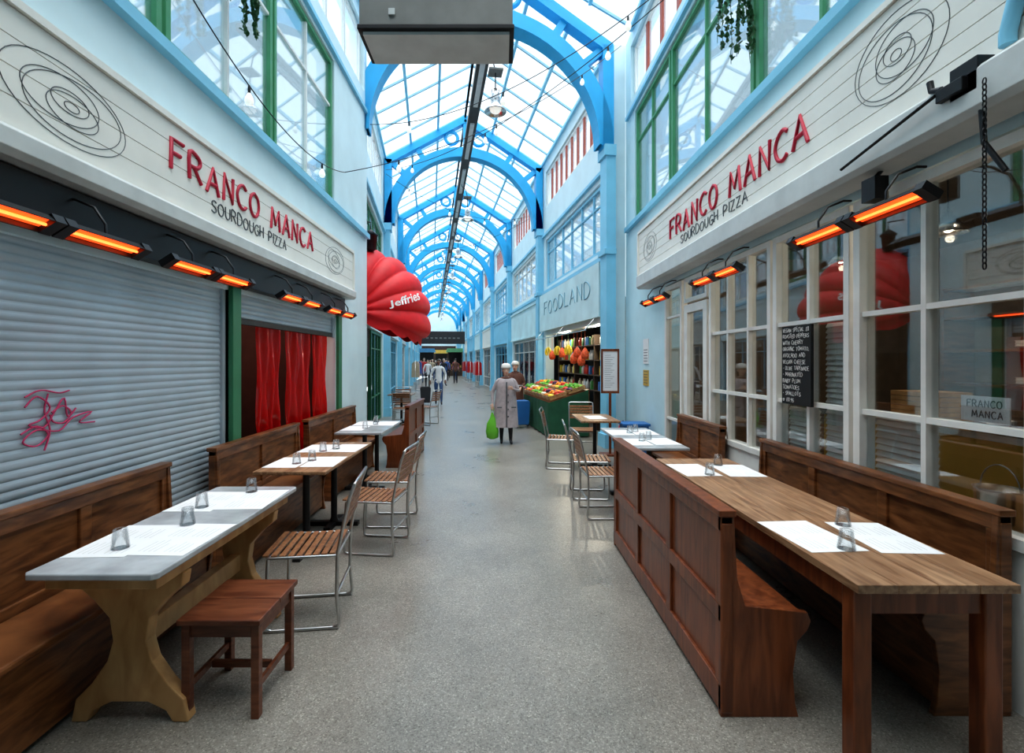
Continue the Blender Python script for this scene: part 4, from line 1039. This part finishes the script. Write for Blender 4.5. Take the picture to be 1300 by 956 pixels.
for k_,(s,u) in enumerate(((-1.2,19),(-.2,22),(.7,25),(-1.5,26),(.2,29),(-.9,31),(1.1,33),(-.3,35),(-1.6,34),(.9,30),(1.3,38),(-.2,39),(-1.1,40),(.5,41),(-1.7,37),(-.6,33),(.6,36),(0,44))):
    st_=rnd.uniform(-.15,.15)
    person('distant shopper in '+['white','dark','brown','red','blue','beige','pink'][k_%7]+' top walking through the arcade',F(s,u),A+rnd.choice((0,pi,.4)),rnd.uniform(.96,1.08),cl[k_%7],[darkc,jeans][k_%2],darkc,
      ((.24,.03,1.1),(.25,-.08,.88)),((-.24,.03,1.1),(-.25,-.02,.86)),((.09,-st_,.48),(.09,-st_,.09)),((-.09,st_*.5,.48),(-.09,st_,.09)),[blackhair,greyhair][k_%2],fine=False,group='distant shoppers')
def rail(s,u,ms_):
    rk=top('clothes_rail','clothing rail hung with colourful garments','clothes rail',F(s,u),A,'clothing rails outside shops')
    mb=MB(); mb.tube([(0,-1,0),(0,-1,1.6),(0,1,1.6),(0,1,0)],.015,6); mb.tube([(-.2,-1,.015),(.2,-1,.015)],.015,6); mb.tube([(-.2,1,.015),(.2,1,.015)],.015,6); mb.obj('rail_frame','chrome',rk)
    for k_ in range(9):
        g_=MB(); g_.prism([(-.2,.75),(.2,.75),(.18,1.45),(.08,1.55),(-.08,1.55),(-.18,1.45)],'xz',-.85+k_*.2,-.8+k_*.2); g_.obj('garment',ms_[k_%len(ms_)],rk)
rail(1.75,20,[M['extred'],cl[6],whitec]); rail(1.75,26,[M['extred'],cl[3],cl[4]]); rail(-1.8,17,[cl[5],whitec,cl[3]]); rail(-1.8,24,[cl[4],cl[6],M['extred']]); rail(1.8,31,[cl[3],cl[6],M['extred']]); rail(-1.8,30,[cl[3],whitec,cl[4]])
# ---------------------------------------------------------------- lights
w=bpy.data.worlds.new('World'); sc.world=w; w.use_nodes=True; nt=w.node_tree; bg=nt.nodes['Background']
tc=nt.nodes.new('ShaderNodeTexCoord'); sp=nt.nodes.new('ShaderNodeSeparateXYZ'); r=nt.nodes.new('ShaderNodeValToRGB')
r.color_ramp.elements[0].position=.0; r.color_ramp.elements[0].color=(.90,.96,1,1); r.color_ramp.elements[1].position=.9; r.color_ramp.elements[1].color=(.78,.91,1,1)
nt.links.new(tc.outputs['Generated'],sp.inputs[0]); nt.links.new(sp.outputs['Z'],r.inputs['Fac']); nt.links.new(r.outputs['Color'],bg.inputs['Color'])
bg.inputs['Strength'].default_value=1.3
def lamp(t,name,loc,energy,color=(1,1,1),size=1,rot=(0,0,0),sy=None):
    d=bpy.data.lights.new(name,t); d.energy=energy; d.color=color
    if t=='SUN': d.angle=size
    else: d.shadow_soft_size=size
    o=bpy.data.objects.new(name,d); col.objects.link(o); o.location=loc; o.rotation_euler=rot; return o
lamp('SUN','daylight',(0,5,20),6.8,(1,.97,.92),1.2,(math.radians(6),0,0))
for y in (2.6,3.8,5.0): lamp('POINT','pendant_light',(3.6,y,2.58),26,(1,.82,.6),.03)
lamp('POINT','shop_light',(-3.6,5.3,2.5),40,(1,.5,.4),.05)
for u in (1.5,3.8): lamp('POINT','grocery_light',F(HW+.25,u,2.28),26,(1,.9,.7),.05)
# ---------------------------------------------------------------- camera
cd_=bpy.data.cameras.new('Camera'); cam=bpy.data.objects.new('Camera',cd_); col.objects.link(cam); sc.camera=cam
cam.location=(0,0,1.6); cam.rotation_euler=(pi/2,0,0)
cd_.sensor_width=36; cd_.lens=36*600/1300; cd_.shift_x=15/1300; cd_.shift_y=-20/1300; cd_.clip_start=.05
try:
    sc.view_settings.view_transform='Standard'; sc.view_settings.look='Medium High Contrast'
except Exception: pass
